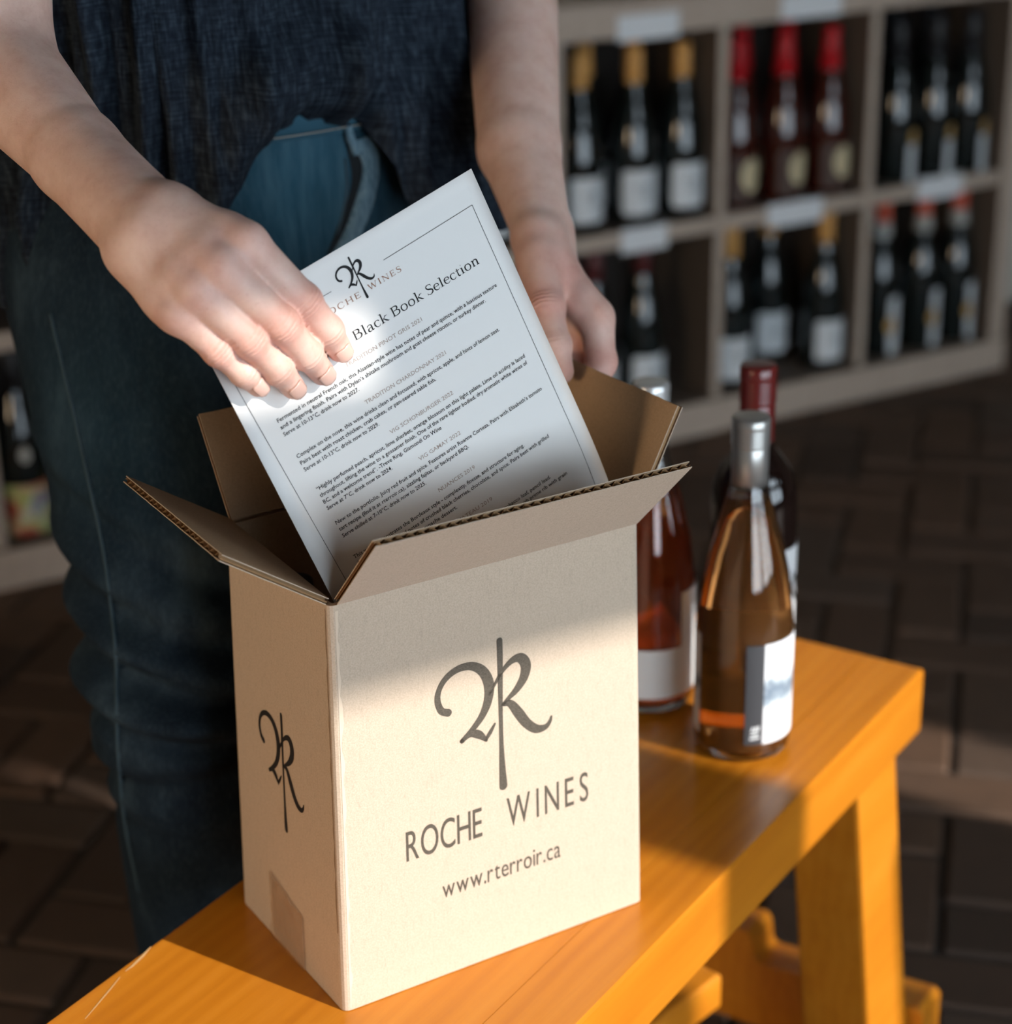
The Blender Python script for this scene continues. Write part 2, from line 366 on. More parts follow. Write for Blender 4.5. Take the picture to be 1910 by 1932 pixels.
# brick floor, herringbone laid diagonally to the shelf
bm = bmesh.new(); box(bm, (-.096, -.046, -.03), (.192, 0, 0), (0, .092, 0), (0, 0, .03)); bevel(bm, .005, 1)
brick_me = bpy.data.meshes.new('brick'); bm.to_mesh(brick_me); bm.free(); brick_me.materials.append(BRICK)
AZF = math.radians(14.0); e1 = np.array([math.sin(AZF), math.cos(AZF), 0]); e2 = np.array([math.cos(AZF), -math.sin(AZF), 0])
cand = []
for i in range(-46, 50):
    for j in range(-46, 50):
        k = (i-j) % 4
        if k == 0: c = e1*.1*(i+.5+.5)+e2*.1*(j+.5); rz = math.atan2(e1[1], e1[0])
        elif k == 3: c = e1*.1*(i+.5)+e2*.1*(j+.5+.5); rz = math.atan2(e2[1], e2[0])
        else: continue
        if not (ULEFT+.12 < c@uS < URIGHT-.12 and NBACK+.12 < c@nS < NWIN-.12): continue
        x, y, d = proj(c)
        vis = d > .3 and -140 < x < 2050 and 640 < y < 2080 and (x < 560 or x > 1180)
        cand.append((not vis, d if vis else 99, c, rz))
cand.sort(key=lambda q: (q[0], q[1]))
rest = bmesh.new()
for idx, (nv, d, c, rz) in enumerate(cand):
    dz = random.uniform(-.0035, .0015)
    if not nv and idx < 300:
        o = bpy.data.objects.new('brick', brick_me); o.location = (c[0], c[1], dz); o.rotation_euler = (random.uniform(-.01, .01), random.uniform(-.01, .01), rz+random.uniform(-.012, .012)); link(o, floor)
    elif c@nS > -2.9 or c@uS > 2.8 or c@uS < .3:
        r_ = Matrix.Translation((c[0], c[1], dz)) @ Matrix.Rotation(rz, 4, 'Z'); b0 = len(rest.verts)
        box(rest, (-.096, -.046, -.006), (.192, 0, 0), (0, .092, 0), (0, 0, .006))
        rest.verts.ensure_lookup_table(); bmesh.ops.transform(rest, matrix=r_, verts=rest.verts[b0:])
tag(bm_obj('brick_paving', rest, BRICK, floor), kind='stuff')

# ------------------------------------------------------------------ wine shelf along the back wall
NF = -2.86; DEPTH = .31; P0, PITCHU = 1.742, .3355
shelf = empty('wine_shelf', S(1.6, NF-.15, 0), 'long low grey-brown cubbyhole wine shelf along the back wall', 'shelf')
SHI = Matrix.Translation(-shelf.location)
def shelf_part(name, u0, u1, n0, n1, z0, z1, m, bev=.002):
    bm = bmesh.new(); sbox(bm, u0, u1, n0, n1, z0, z1)
    if bev: bevel(bm, bev, 1)
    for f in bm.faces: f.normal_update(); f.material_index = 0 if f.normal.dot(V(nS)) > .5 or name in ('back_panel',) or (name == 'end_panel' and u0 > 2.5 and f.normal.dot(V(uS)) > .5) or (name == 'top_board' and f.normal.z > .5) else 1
    bmesh.ops.transform(bm, matrix=SHI, verts=bm.verts)
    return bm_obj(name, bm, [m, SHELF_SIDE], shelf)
cols = [P0+PITCHU*k for k in range(-5, 4)]
U0, U1 = cols[0]-.011, cols[-1]+.028
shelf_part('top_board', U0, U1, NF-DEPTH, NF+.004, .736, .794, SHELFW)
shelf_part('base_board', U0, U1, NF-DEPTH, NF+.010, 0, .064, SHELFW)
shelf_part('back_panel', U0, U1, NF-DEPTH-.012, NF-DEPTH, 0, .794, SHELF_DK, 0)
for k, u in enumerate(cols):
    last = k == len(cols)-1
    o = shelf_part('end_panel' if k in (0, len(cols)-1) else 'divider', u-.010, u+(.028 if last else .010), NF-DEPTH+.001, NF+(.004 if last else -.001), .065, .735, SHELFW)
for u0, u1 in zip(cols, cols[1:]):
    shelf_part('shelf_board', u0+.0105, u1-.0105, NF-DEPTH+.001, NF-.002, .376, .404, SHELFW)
tagdata = [(1.915, .752, .062, 'white price tag on the top board left of the other top tag'), (2.258, .758, .066, 'white price tag on the top board above the red-capped bottles'),
           (1.915, .387, .048, 'white price tag on the middle board above the cubby with one clear label'), (2.244, .389, .062, 'white price tag on the middle board beneath the red-capped bottles'), (2.588, .392, .055, 'white price tag on the middle board above the orange-red capped bottles')]
for u, z, hw, lab in tagdata:
    bm = bmesh.new(); n0 = NF+.0045 if z > .7 else NF-.0015
    sbox(bm, u-hw, u+hw, n0, n0+.0012, z-.022, z+.020)
    o = bm_obj('price_tag', bm, TAGM); tag(o, lab, 'tag', 'price tags along the shelf boards')

# stroke art for the winery monogram, millimetres about the stem's foot (x, z, width)
LOGO = [
    ([(86.7, 201.7), (81.2, 205.0), (78.6, 213.6), (80.8, 221.8), (86.9, 228.2), (95.9, 231.6), (106.1, 230.6), (114.6, 224.4), (119.2, 213.9), (118.4, 202.5), (113.6, 192.3), (105.8, 184.2), (97.0, 177.6)], [5.5, 5, 4.6, 4.2, 4.6, 5.2, 6, 7.2, 8, 7, 5.6, 4.4, 3.6]),
    ([(96.6, 177.8), (103.7, 181.0), (110.3, 178.6), (116.3, 172.5)], [3, 5, 6, 2.2]), ([(115.7, 173), (119.3, 177.4), (123.3, 183.0)], [2.6, 3.2, 1.6]),
    ([(128.4, 243.2), (128.5, 229.3), (128.3, 208.1), (128.2, 188.2), (128.2, 168.1), (128.5, 149.4), (129.1, 133.5)], [4.6, 4.4, 3.8, 3.2, 3.4, 4.8, 6.4]),
    ([(119.5, 206), (123.4, 211.5), (130.4, 220.6), (138.8, 226.2), (145.4, 225.8), (149.2, 219.6), (147.6, 211.3), (141.8, 203.9), (135.0, 199.0), (130.3, 195.6)], [2, 2.2, 3.2, 5.0, 7.4, 8.2, 7.4, 5.4, 3.4, 2.4]),
    ([(130.3, 195.6), (136.2, 194.4), (142.6, 185.5), (149.2, 175.8), (156.8, 169.2), (164.2, 168.4), (168.2, 171.6), (169.4, 175)], [3, 5.4, 7.4, 7.0, 6.4, 4.6, 3.0, 1.8]),
]
def logo2d(n=6, wscale=1.0):
    return merge2d([ribbon2d([(x-128.4, z-133.5) for x, z in p], [w_*wscale for w_ in ws], n) for p, ws in LOGO])

# ------------------------------------------------------------------ bottles
BURG = [(0, .004), (.02, .002), (.034, 0), (.0385, .003), (.040, .009), (.040, .105), (.0388, .122), (.0345, .158), (.0285, .185), (.0222, .207), (.0165, .226), (.0142, .240), (.0138, .262), (.0138, .288), (.0128, .290), (0, .290)]
BORD = [(0, .004), (.02, .002), (.032, 0), (.0365, .003), (.0375, .009), (.0375, .172), (.0362, .186), (.0315, .200), (.0235, .211), (.0172, .219), (.0146, .228), (.0140, .245), (.0140, .290), (.013, .292), (0, .292)]
def scale_prof(p, h): s = h/p[-1][1]; return [(r, z*s) for r, z in p]
def patch(name, prof_r, a0, a1, z0, z1, mat_, parent=None, na=14, nz=3, off=.0006, rounded=0.):
    vs, fs = [], []
    for i in range(na+1):
        for j in range(nz+1):
            s = i/na; a = math.radians(a0+(a1-a0)*s); z = z0+(z1-z0)*j/nz
            if rounded:
                e = min(s, 1-s)*2; zc_ = (z0+z1)/2; k = math.sqrt(max(0, 1-(1-e)**2)) if rounded == 2 else min(1, .86+e*1.2); z = zc_+(z-zc_)*max(k, .04)
            r = (prof_r(z) if callable(prof_r) else prof_r)+off; vs.append((r*math.cos(a), r*math.sin(a), z))
    for i in range(na):
        for j in range(nz): k = i*(nz+1)+j; fs.append((k, k+nz+1, k+nz+2, k+1))
    return mesh_obj(name, vs, fs, mat_, parent, True)
def cyl_art(name, v2, f, r, ac, zc_, sc_, mat_, parent):               # flat art wrapped on a bottle, x to the reader's right
    vs = [(r*math.cos(math.radians(ac)+x*sc_/r), r*math.sin(math.radians(ac)+x*sc_/r), zc_+y*sc_) for x, y in v2]
    return mesh_obj(name, vs, f, mat_, parent)
def prof_fn(prof):
    z = np.array([p[1] for p in prof[3:]]); r = np.array([p[0] for p in prof[3:]])
    return lambda q: float(np.interp(q, z, r))
def copy_tree(o, parent=None):
    c = o.copy(); COL.objects.link(c)
    if parent is not None: c.parent = parent
    for ch in [q for q in bpy.data.objects if q.parent == o]: copy_tree(ch, c)
    return c
LG = logo2d(3, 1.5)
def proto_bottle(kind):
    t = empty('wine_bottle')
    prof = scale_prof(BURG, .300); pf = prof_fn(prof)
    body = {'cork': DKGLASS, 'red': ROSEBODY, 'strip': DKGLASS, 'orange': DKGLASS, 'maroon': DKGLASS, 'art': DKGLASS}[kind]
    g = lathe('glass_body', prof, body, t, 28)
    def cap(z0, m, z1=.3025, nm='capsule', o=.0011):
        q = [(pf(z0)+.0002, z0), (pf(z0)+o, z0+.0006), (pf(.272)+o, .272), (pf(.28)+o, z1-.002), (.0125, z1), (0, z1)] if z1 > .29 else [(pf(z0)+.0002, z0), (pf(z0)+o, z0+.0006), (pf(z1)+o, z1), (pf(z1)+.0002, z1+.0004)]
        return lathe(nm, q, m, t, 20)
    if kind in ('cork', 'maroon'):
        cap(.244, CORK if kind == 'cork' else mat('dark_red_top', (.10, .02, .02), .4))
        l = patch('label', .040, -58, 58, .020, .098, WLABEL, t, rounded=1)
        cyl_art('printed_mark', *LG, .0409, 2, .040, .00033, GREYMARK, l)
    elif kind == 'red':
        cap(.225, REDCAP); l = patch('label', .040, -55, 62, .012, .094, DKLABEL, t, rounded=1)
        patch('medallion', .0402, -22, 40, .030, .090, CREAM, l, rounded=2, off=.0010)
    elif kind == 'strip':
        cap(.225, BLACKCAP); l = patch('label', .040, -2, 34, .0, .072, WLABEL, t, 8, off=.0006); patch('top_motif', .0402, 2, 34, .070, .100, GOLD, l, 8, rounded=2, off=.001)
    elif kind == 'orange':
        cap(.262, ORRED); cap(.232, GREYW, .262, 'pale_collar', .0013); l = patch('label', .040, -4, 34, .006, .120, WLABEL, t, 8, rounded=1); patch('gold_motif', .0402, -14, 16, .048, .080, GOLD, l, 8, rounded=2, off=.0011)
    elif kind == 'art':
        cap(.236, BLACKCAP); patch('label', .040, -62, 62, .010, .092, ARTLAB, t, rounded=1)
        patch('round_seal', pf, -14, 14, .128, .152, GREYW, t, 6, rounded=2, off=.001)
    return t
bottles = []
def bl(kind, u, dn, z, lab, grp, turn=0): bottles.append((kind, u, dn, z, lab, grp, turn))
TOPZ, LOWZ = .4045, .0645
gA, gB, gC, gD, gE, gF = 'tan-topped bottles in the top left cubby', 'red-capped bottles in the top middle cubby', 'dark bottles in the top right cubby', 'bottles in the lower left cubby', 'tan-topped bottles in the lower middle cubby', 'orange-red capped bottles in the lower right cubby'
A_ = 'tan-topped white-label bottle in top left cubby, '
for u, dn, q in ((1.815, -.055, 'beside the bare arm'), (1.926, -.055, 'middle of the front row'), (2.026, -.055, 'front row nearest the right divider')): bl('cork', u, dn, TOPZ, A_+q, gA)
for u, dn, q in ((1.880, -.145, 'behind the bottle by the arm'), (1.982, -.145, 'behind the middle front bottle'), (1.80, -.235, 'deepest row on the left')): bl('cork', u, dn, TOPZ, A_+q, gA)
B_ = 'bright red-capped bottle in top middle cubby, '
for u, dn, q in ((2.145, -.055, 'half hidden by the left divider'), (2.250, -.055, 'middle of the front row'), (2.354, -.055, 'rightmost of the front row')): bl('red', u, dn, TOPZ, B_+q, gB, 6)
for u, dn, q in ((2.222, -.150, 'second row left, dim red'), (2.325, -.150, 'second row right, dim red')): bl('red', u, dn, TOPZ, B_+q, gB, 6)
C_ = 'dark bottle with narrow white label in top right cubby, '
for u, dn, q in ((2.515, -.055, 'leftmost in front'), (2.606, -.055, 'middle in front'), (2.692, -.055, 'rightmost in front')): bl('strip', u, dn, TOPZ, C_+q, gC)
for u, dn, q in ((2.575, -.15, 'left one of the second row'), (2.668, -.15, 'right one of the second row')): bl('strip', u, dn, TOPZ, C_+q, gC)
bl('maroon', 1.948, -.055, LOWZ, 'dark wine bottle with square white label right of the hand in the lower left cubby', gD)
bl('maroon', 1.845, -.055, LOWZ, 'dark wine bottle mostly behind the hand in the lower left cubby', gD); bl('maroon', 1.90, -.15, LOWZ, 'dark wine bottle in the second row of the lower left cubby', gD)
E_ = 'tan-topped white-label bottle in lower middle cubby, '
for u, dn, q in ((2.142, -.055, 'front row against the left divider'), (2.358, -.052, 'front row right with its whole label in view'), (2.200, -.150, 'second row left'), (2.300, -.150, 'second row centre')): bl('cork', u, dn, LOWZ, E_+q, gE)
F_ = 'orange-red capped bottle with pale collar in lower right cubby, '
for u, dn, q in ((2.498, -.055, 'leftmost in front'), (2.600, -.055, 'middle in front'), (2.690, -.055, 'rightmost in front'), (2.555, -.15, 'second row')): bl('orange', u, dn, LOWZ, F_+q, gF)
bl('cork', 1.630, -.055, TOPZ, 'dark wine bottle with white label showing between the sheet and the wrist', 'bottles in the cubby behind the wrist'); bl('cork', 1.52, -.055, TOPZ, 'white-label wine bottle behind the shirt in the cubby left of the wrist', 'bottles in the cubby behind the wrist')
bl('art', .792, -.050, LOWZ, 'dark wine bottle with colourful art label at the left edge beside the jeans', 'bottles at the far left of the shelf'); bl('art', .885, -.050, LOWZ, 'dark wine bottle with colourful art label behind the jeans leg', 'bottles at the far left of the shelf')
protos = {}
rzS = math.atan2(nS[1], nS[0])
for kind, u, dn, z, lab, grp, turn in bottles:
    if kind not in protos: o = protos[kind] = proto_bottle(kind)
    else: o = copy_tree(protos[kind])
    o.location = V(S(u, NF+dn, z)); o.rotation_euler = (0, 0, rzS+math.radians(turn+random.uniform(-4, 4))); tag(o, lab, 'bottle', grp)

# ------------------------------------------------------------------ bench
BZ = .45; BC = uB*.96 + (-nB)*.7212
bench = empty('bench', (BC[0], BC[1], 0), 'honey-orange varnished wooden bench carrying the carton and bottles', 'bench', rz=math.atan2(uB[1], uB[0]))
def L2(al, n_): return al-.96, -n_-.7212                               # along / n  ->  bench-local x, y
def bench_box(name, al0, al1, n0, n1, z0, z1, bev=.004, seg=2):
    x0, y0 = L2(al0, n0); x1, y1 = L2(al1, n1); bm = bmesh.new(); box(bm, (x0, y0, z0), (x1-x0, 0, 0), (0, y1-y0, 0), (0, 0, z1-z0)); bevel(bm, bev, seg)
    return bm_obj(name, bm, BENCHW, bench)
def top_board(n0, n1, outer, bev):
    x0, y0 = L2(.34, n0); x1, y1 = L2(1.57, n1); bm = bmesh.new(); box(bm, (x0, y0, .386), (x1-x0, 0, 0), (0, y1-y0, 0), (0, 0, BZ-.386))
    bmesh.ops.recalc_face_normals(bm, faces=bm.faces[:]); yo = L2(0, outer)[1]
    ed = [e for e in bm.edges if all(abs(v.co.y-yo) < 1e-5 for v in e.verts) or all(abs(v.co.x-x1) < 1e-5 for v in e.verts)]
    bmesh.ops.bevel(bm, geom=ed, offset=bev, segments=3, profile=.7, affect='EDGES', clamp_overlap=True)
    return bm_obj('board', bm, BENCHW, bench)
top_board(-.5676, -.62245, -.5676, .0055); top_board(-.62295, -.8742, -.8742, .004)
def leg(al0, al1, ntop, nbot, thick, s):
    xs = [al0-.96, al1-.96]; yt = -ntop-.7212; yb = -nbot-.7212; bm = bmesh.new()
    hexa(bm, [(xs[0], yb, 0), (xs[1], yb, 0), (xs[1], yb+s*thick, 0), (xs[0], yb+s*thick, 0), (xs[0], yt, .386), (xs[1], yt, .386), (xs[1], yt+s*thick, .386), (xs[0], yt+s*thick, .386)]); bevel(bm, .004, 2)
    return bm_obj('leg', bm, BENCHW, bench)
for a0, a1 in ((1.438, 1.522), (.40, .484)):
    leg(a0, a1, -.572, -.535, .066, 1); leg(a0, a1, -.870, -.907, .066, -1)
def cross(al0, al1):
    x0, x1 = al0-.96, al1-.96; prof = []
    for n_, z in ((-.530, .038), (-.530, .114), (-.536, .120), (-.700, .112), (-.705, .116), (-.708, .138), (-.714, .144), (-.744, .144), (-.750, .138), (-.753, .116), (-.758, .112), (-.906, .120), (-.912, .114), (-.912, .038)): prof.append((-n_-.7212, z))
    bm = bmesh.new(); A = [bm.verts.new((x0, y, z)) for y, z in prof]; B = [bm.verts.new((x1, y, z)) for y, z in prof]
    bm.faces.new(A); bm.faces.new(B[::-1])
    for i in range(len(A)): j = (i+1) % len(A); bm.faces.new((A[i], B[i], B[j], A[j]))
    bmesh.ops.recalc_face_normals(bm, faces=bm.faces[:]); bmesh.ops.bevel(bm, geom=bm.edges[:], offset=.003, segments=2, profile=.7, affect='EDGES', clamp_overlap=True)
    return bm_obj('cross_rail', bm, BENCHW, bench)
cross(1.526, 1.572); cross(.486, .532)
# skewed foot rail under the near half of the bench
e_ = onpl(1366, 1836, nB, -.655); az_ = .74; dv = np.array([math.sin(az_), math.cos(az_), 0]); sv = np.array([-dv[1], dv[0], 0])
Mi = (Matrix.Translation(bench.location) @ Matrix.Rotation(bench.rotation_euler[2], 4, 'Z')).inverted()
bm = bmesh.new(); box(bm, e_-Zv*.036-dv*.72, dv*.72, sv*.060, Zv*.036); bevel(bm, .008, 3); bmesh.ops.transform(bm, matrix=Mi, verts=bm.verts); bm_obj('foot_rail', bm, BENCHW, bench)

# bare worn wood along the far corner of the top
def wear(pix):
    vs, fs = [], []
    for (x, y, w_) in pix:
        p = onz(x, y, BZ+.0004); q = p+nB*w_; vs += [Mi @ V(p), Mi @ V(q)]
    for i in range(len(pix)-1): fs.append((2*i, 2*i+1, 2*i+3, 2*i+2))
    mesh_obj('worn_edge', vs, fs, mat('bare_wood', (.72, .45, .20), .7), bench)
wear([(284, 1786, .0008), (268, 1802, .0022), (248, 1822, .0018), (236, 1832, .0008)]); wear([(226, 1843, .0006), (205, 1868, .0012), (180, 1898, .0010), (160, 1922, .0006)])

# ------------------------------------------------------------------ carton
B = {k: onz(*p, BZ) for k, p in dict(FL=(650, 1912), FR=(1213, 1700), RL=(458, 1700)).items()}
T = {k: onz(*p, .75) for k, p in dict(FL=(620, 1146), FR=(1207, 987), RL=(424, 987)).items()}
B['RR'] = B['FR']+B['RL']-B['FL']; T['RR'] = T['FR']+T['RL']-T['FL']
for k in B: B[k] = B[k]+Zv*.0006
BCt = (B['FL']+B['RR'])/2
carton = empty('carton', (BCt[0], BCt[1], BZ+.0006), 'open kraft cardboard wine carton with black monogram standing on the bench', 'box')
def CL(p): return np.array(p)-np.array([BCt[0], BCt[1], BZ+.0006])
order = ['FL', 'FR', 'RR', 'RL']
def rounded_loop(C, r, inset):
    pts = []
    for i, k in enumerate(order):
        p = C[k]; a = nrm(C[order[i-1]]-p); b = nrm(C[order[(i+1) % 4]]-p); q = p+(a+b)*inset
        rr = max(r-inset, .0008)
        for s in range(5):
            t = s/4; c0 = q+a*rr; c1 = q+b*rr; pts.append((1-t)**2*c0+2*t*(1-t)*q+t*t*c1)
    return pts
TH = .0042
vs, fs = [], []
NB_ = 16
def lerp_c(t): return {k: B[k]*(1-t)+T[k]*t for k in B}
loops = [rounded_loop(lerp_c(t), .006, 0) for t in np.linspace(0, 1, NB_)]+[rounded_loop(lerp_c(t), .006, TH) for t in np.linspace(1, .014, NB_)]
for Lp in loops: vs += [CL(p) for p in Lp]
n = 20; mi = []
for a in range(len(loops)-1):
    for i in range(n):
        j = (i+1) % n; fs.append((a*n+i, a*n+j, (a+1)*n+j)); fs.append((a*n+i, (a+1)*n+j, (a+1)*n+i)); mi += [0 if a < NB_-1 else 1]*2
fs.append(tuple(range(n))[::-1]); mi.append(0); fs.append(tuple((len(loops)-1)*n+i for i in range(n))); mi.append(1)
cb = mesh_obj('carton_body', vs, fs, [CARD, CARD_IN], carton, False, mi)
def flap(name, f0, f1, c0, c1, tk=.0046, per=.0072):
    # corrugated sheet: outer liner, sine flute, inner liner; f = fold ends, c = free edge ends
    f0, f1, c0, c1 = map(lambda q: CL(q), (f0, f1, c0, c1))
    nv = nrm(np.cross(f1-f0, c0-f0)); cen = (f0+f1+c0+c1)/4
    if nv[2] < 0: nv = -nv                                             # towards the inner (upper) face
    def Pt(s, t, h): return (1-t)*((1-s)*f0+s*f1)+t*((1-s)*c0+s*c1)+nv*h
    vs, fs, mi = [], [], []
    def sheet(h0, h1, m0, m1):
        o = len(vs); NS = 24; rag = [random.uniform(-.0006, .0006) for _ in range(NS+1)]
        for i in range(NS+1):
            for t in (0, 1):
                for h in (h0, h1): vs.append(Pt(i/NS, t*(1+rag[i]*6*t), h))
        def id_(i, t, h): return o+i*4+t*2+h
        for i in range(NS):
            fs.extend([(id_(i, 0, 0), id_(i+1, 0, 0), id_(i+1, 1, 0), id_(i, 1, 0)), (id_(i, 0, 1), id_(i, 1, 1), id_(i+1, 1, 1), id_(i+1, 0, 1)), (id_(i, 1, 0), id_(i+1, 1, 0), id_(i+1, 1, 1), id_(i, 1, 1)), (id_(i, 0, 0), id_(i, 0, 1), id_(i+1, 0, 1), id_(i+1, 0, 0))]); mi.extend([m0, m1, 0, 0])
        fs.append((id_(0, 0, 0), id_(0, 1, 0), id_(0, 1, 1), id_(0, 0, 1))); fs.append((id_(NS, 0, 0), id_(NS, 0, 1), id_(NS, 1, 1), id_(NS, 1, 0))); mi.extend([0, 0])
    sheet(0, .0006, 0, 1); sheet(tk-.0006, tk, 1, 1)
    Lw = np.linalg.norm(f1-f0); K = int(Lw/per)*8; o = len(vs)
    for i in range(K+1):
        s = i/K; h = tk/2+(tk/2-.0008)*math.sin(2*math.pi*i/8)
        vs.append(Pt(s, 0.0, h)); vs.append(Pt(s, .997, h))
    for i in range(K): fs.append((o+2*i, o+2*i+2, o+2*i+3, o+2*i+1)); mi.append(2)
    return mesh_obj(name, vs, fs, [CARD, CARD_IN, FLUTE], carton, False, mi)
uF = nrm(T['FR']-T['FL']); vF = nrm(T['RL']-T['FL'])
flap('front_flap', T['FL']+uF*.006, T['FR']-uF*.002, np.array([-.0769, 1.0862, .8078]), np.array([.1200, 1.2082, .8078]))
flap('left_flap', T['RL']-vF*.002, T['FL']+vF*.004, np.array([-.2505, 1.2318, .7955]), np.array([-.1706, 1.0955, .7965]))
flap('right_flap', T['FR']+vF*.004, T['RR']-vF*.003, np.array([.1195, 1.2744, .8255]), np.array([.0371, 1.4083, .8240]))
flap('rear_flap', T['RR']-uF*.004, T['RL']+uF*.004, T['RR']+vF*.0465-uF*.004+Zv*.0625, T['RL']+vF*.0465+uF*.004+Zv*.0625)
# printing on the front panel and side panel
Wf = np.linalg.norm(B['FR']-B['FL']); uf = (B['FR']-B['FL'])/Wf; vf = (T['FL']-B['FL'])/.3; nf = nrm(np.cross(uf, vf)); nf = nf if nf[1] < 0 else -nf
Df = np.linalg.norm(B['RL']-B['FL']); ul = (B['RL']-B['FL'])/Df; nl = nrm(np.cross(ul, vf)); nl = nl if nl[0] < 0 else -nl
def on_front(x, z, h=.00025):
    s = x/1000/Wf; t = z/300
    return CL((1-t)*((1-s)*B['FL']+s*B['FR'])+t*((1-s)*T['FL']+s*T['FR'])+nf*h)
def on_left(x, z, h=.00025):
    s = x/1000/Df; t = z/300
    return CL((1-t)*((1-s)*B['FL']+s*B['RL'])+t*((1-s)*T['FL']+s*T['RL'])+nl*h)
cbvh = BVHTree.FromPolygons([v.co.copy() for v in cb.data.vertices], [p.vertices[:] for p in cb.data.polygons])
_of, _ol = on_front, on_left
def snap(p, n_, h):
    q = cbvh.ray_cast(V(p+n_*.02), V(-n_), .05)[0]; return np.array(q)+n_*h if q else p
def on_front(x, z, h=.00025): return snap(_of(x, z, 0), nf, h)
def on_left(x, z, h=.00025): return snap(_ol(x, z, 0), nl, h)
lv, lf = logo2d(8)
mesh_obj('printed_monogram', [on_front(128.4+x, 133.5+y) for x, y in lv], lf, INK, carton)
mesh_obj('printed_monogram', [on_left(80.2-x*.74, 101.8+y*.80) for x, y in lv], lf, INK_D, carton)
FONTC = {}
def text2d(s, res=3, bold=0.):
    cu = bpy.data.curves.new('text', 'FONT'); cu.body = s; cu.resolution_u = res; cu.fill_mode = 'FRONT'; cu.offset = bold
    o = bpy.data.objects.new('text', cu); me = bpy.data.meshes.new_from_object(o)
    v = np.array([q.co[:2] for q in me.vertices]); f = [tuple(p.vertices) for p in me.polygons]
    bpy.data.objects.remove(o); bpy.data.curves.remove(cu); bpy.data.meshes.remove(me); return v, f
def text_fit(s, x0, x1, capH, res=3, bold=0.):                      # scaled to span x0..x1, capital height capH (baseline 0)
    v, f = text2d(s, res, bold)
    hv, _ = text2d('H', 1); k = capH/(hv[:, 1].max()-hv[:, 1].min()); mn, mx = v[:, 0].min(), v[:, 0].max()
    return np.column_stack([x0+(v[:, 0]-mn)*(x1-x0)/(mx-mn), v[:, 1]*k]), f
def spaced(s, x0, x1, capH, wfac, res=4):                              # letter by letter with tracking
    ws = []; gl = []
    hv, _ = text2d('H', 1); k = capH/(hv[:, 1].max()-hv[:, 1].min())
    for ch in s:
        if ch == ' ': gl.append(None); ws.append(capH*.62); continue
        v, f = text2d(ch, res); v = np.column_stack([(v[:, 0]-v[:, 0].min())*k*wfac, v[:, 1]*k]); gl.append((v, f)); ws.append(v[:, 0].max())
    gap = (x1-x0-sum(ws))/(len(s)-1); x = x0; out = []
    for g, w_ in zip(gl, ws):
        if g: out.append((g[0]+np.array([x, 0]), g[1]))
        x += w_+gap
    return merge2d(out)
for w_, a_, b_ in (('ROCHE', 51.2, 111.2), ('WINES', 131.4, 199.6)):
    tv, tf = spaced(w_, a_, b_, 22.6, .56, 6); mesh_obj('printed_name', [on_front(x, 100.2+y) for x, y in tv], tf, INK, carton)
tv, tf = spaced('www.rterroir.ca', 78.4, 175.2, 14.2, .66, 5); mesh_obj('printed_address', [on_front(x, 62+y) for x, y in tv], tf, INK, carton)
# worn pale edge and brown crease down the near corner
def edge_wear(name, fn, x0, x1, z0, z1, m, seed):
    vs, fs = [], []; K = 60
    for i in range(K+1):
        z = z0+(z1-z0)*i/K; w2 = (x1-x0)*(.65+.7*noise.noise(Vector((seed, z*.09, 0)))); vs += [fn(x0, z, .0002), fn(x0+max(w2, .3), z, .0002)]
    for i in range(K): fs.append((2*i, 2*i+1, 2*i+3, 2*i+2))
    return mesh_obj(name, vs, fs, m, carton)
edge_wear('worn_edge', on_front, 4.6, 7.6, 2, 296, mat('scuffed_kraft', (.66, .54, .42), .9), 1.3)
edge_wear('corner_crease', on_left, 4.8, 6.4, 60, 297, mat('crease_brown', (.30, .20, .12), .9), 4.1)
# clear tape over the lower side seam
vs, fs = [], []
NX, NZ = 10, 14
for i in range(NX+1):
    for j in range(NZ+1):
        x = 57+52*i/NX; top = 43+(x-57)*.22; z = .4+(top)*j/NZ; vs.append(on_left(x, z, .0009+.0016*noise.noise(Vector((x*.07+z*.05, z*.13-x*.04, 3)))+.0009))
for i in range(NX):
    for j in range(NZ): k = i*(NZ+1)+j; fs.append((k, k+1, k+NZ+2, k+NZ+1))
mesh_obj('clear_tape', vs, fs, TAPE, carton, True)
# dividers inside
def inside(x, v_, z): 
    s = x/1000/Wf; r_ = v_/1000/Df; t = z/300
    bl_ = B['FL']+(B['FR']-B['FL'])*s+(B['RL']-B['FL'])*r_; tl_ = T['FL']+(T['FR']-T['FL'])*s+(T['RL']-T['FL'])*r_
    return CL(bl_*(1-t)+tl_*t)
def divider(x0, v0, x1, v1, zt):
    bm = bmesh.new(); d = nrm(np.array([x1-x0, v1-v0])); p = np.array([-d[1], d[0]])*1.3
    c = [(x0-p[0], v0-p[1]), (x1-p[0], v1-p[1]), (x1+p[0], v1+p[1]), (x0+p[0], v0+p[1])]
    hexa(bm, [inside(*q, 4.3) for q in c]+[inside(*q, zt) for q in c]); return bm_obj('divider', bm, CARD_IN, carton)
divider(6, 121, 238, 121, 216); divider(84, 6, 84, 60, 205)
inb = empty('wine_bottle', inside(44, 138, 5)+np.array([BCt[0], BCt[1], BZ+.0006])-np.array([0, 0, 0]), 'dark wine bottle standing inside the carton at its left rear corner', 'bottle')
pr_ = [(r*.40 if z < .21 else r, z*.86) for r, z in BURG]
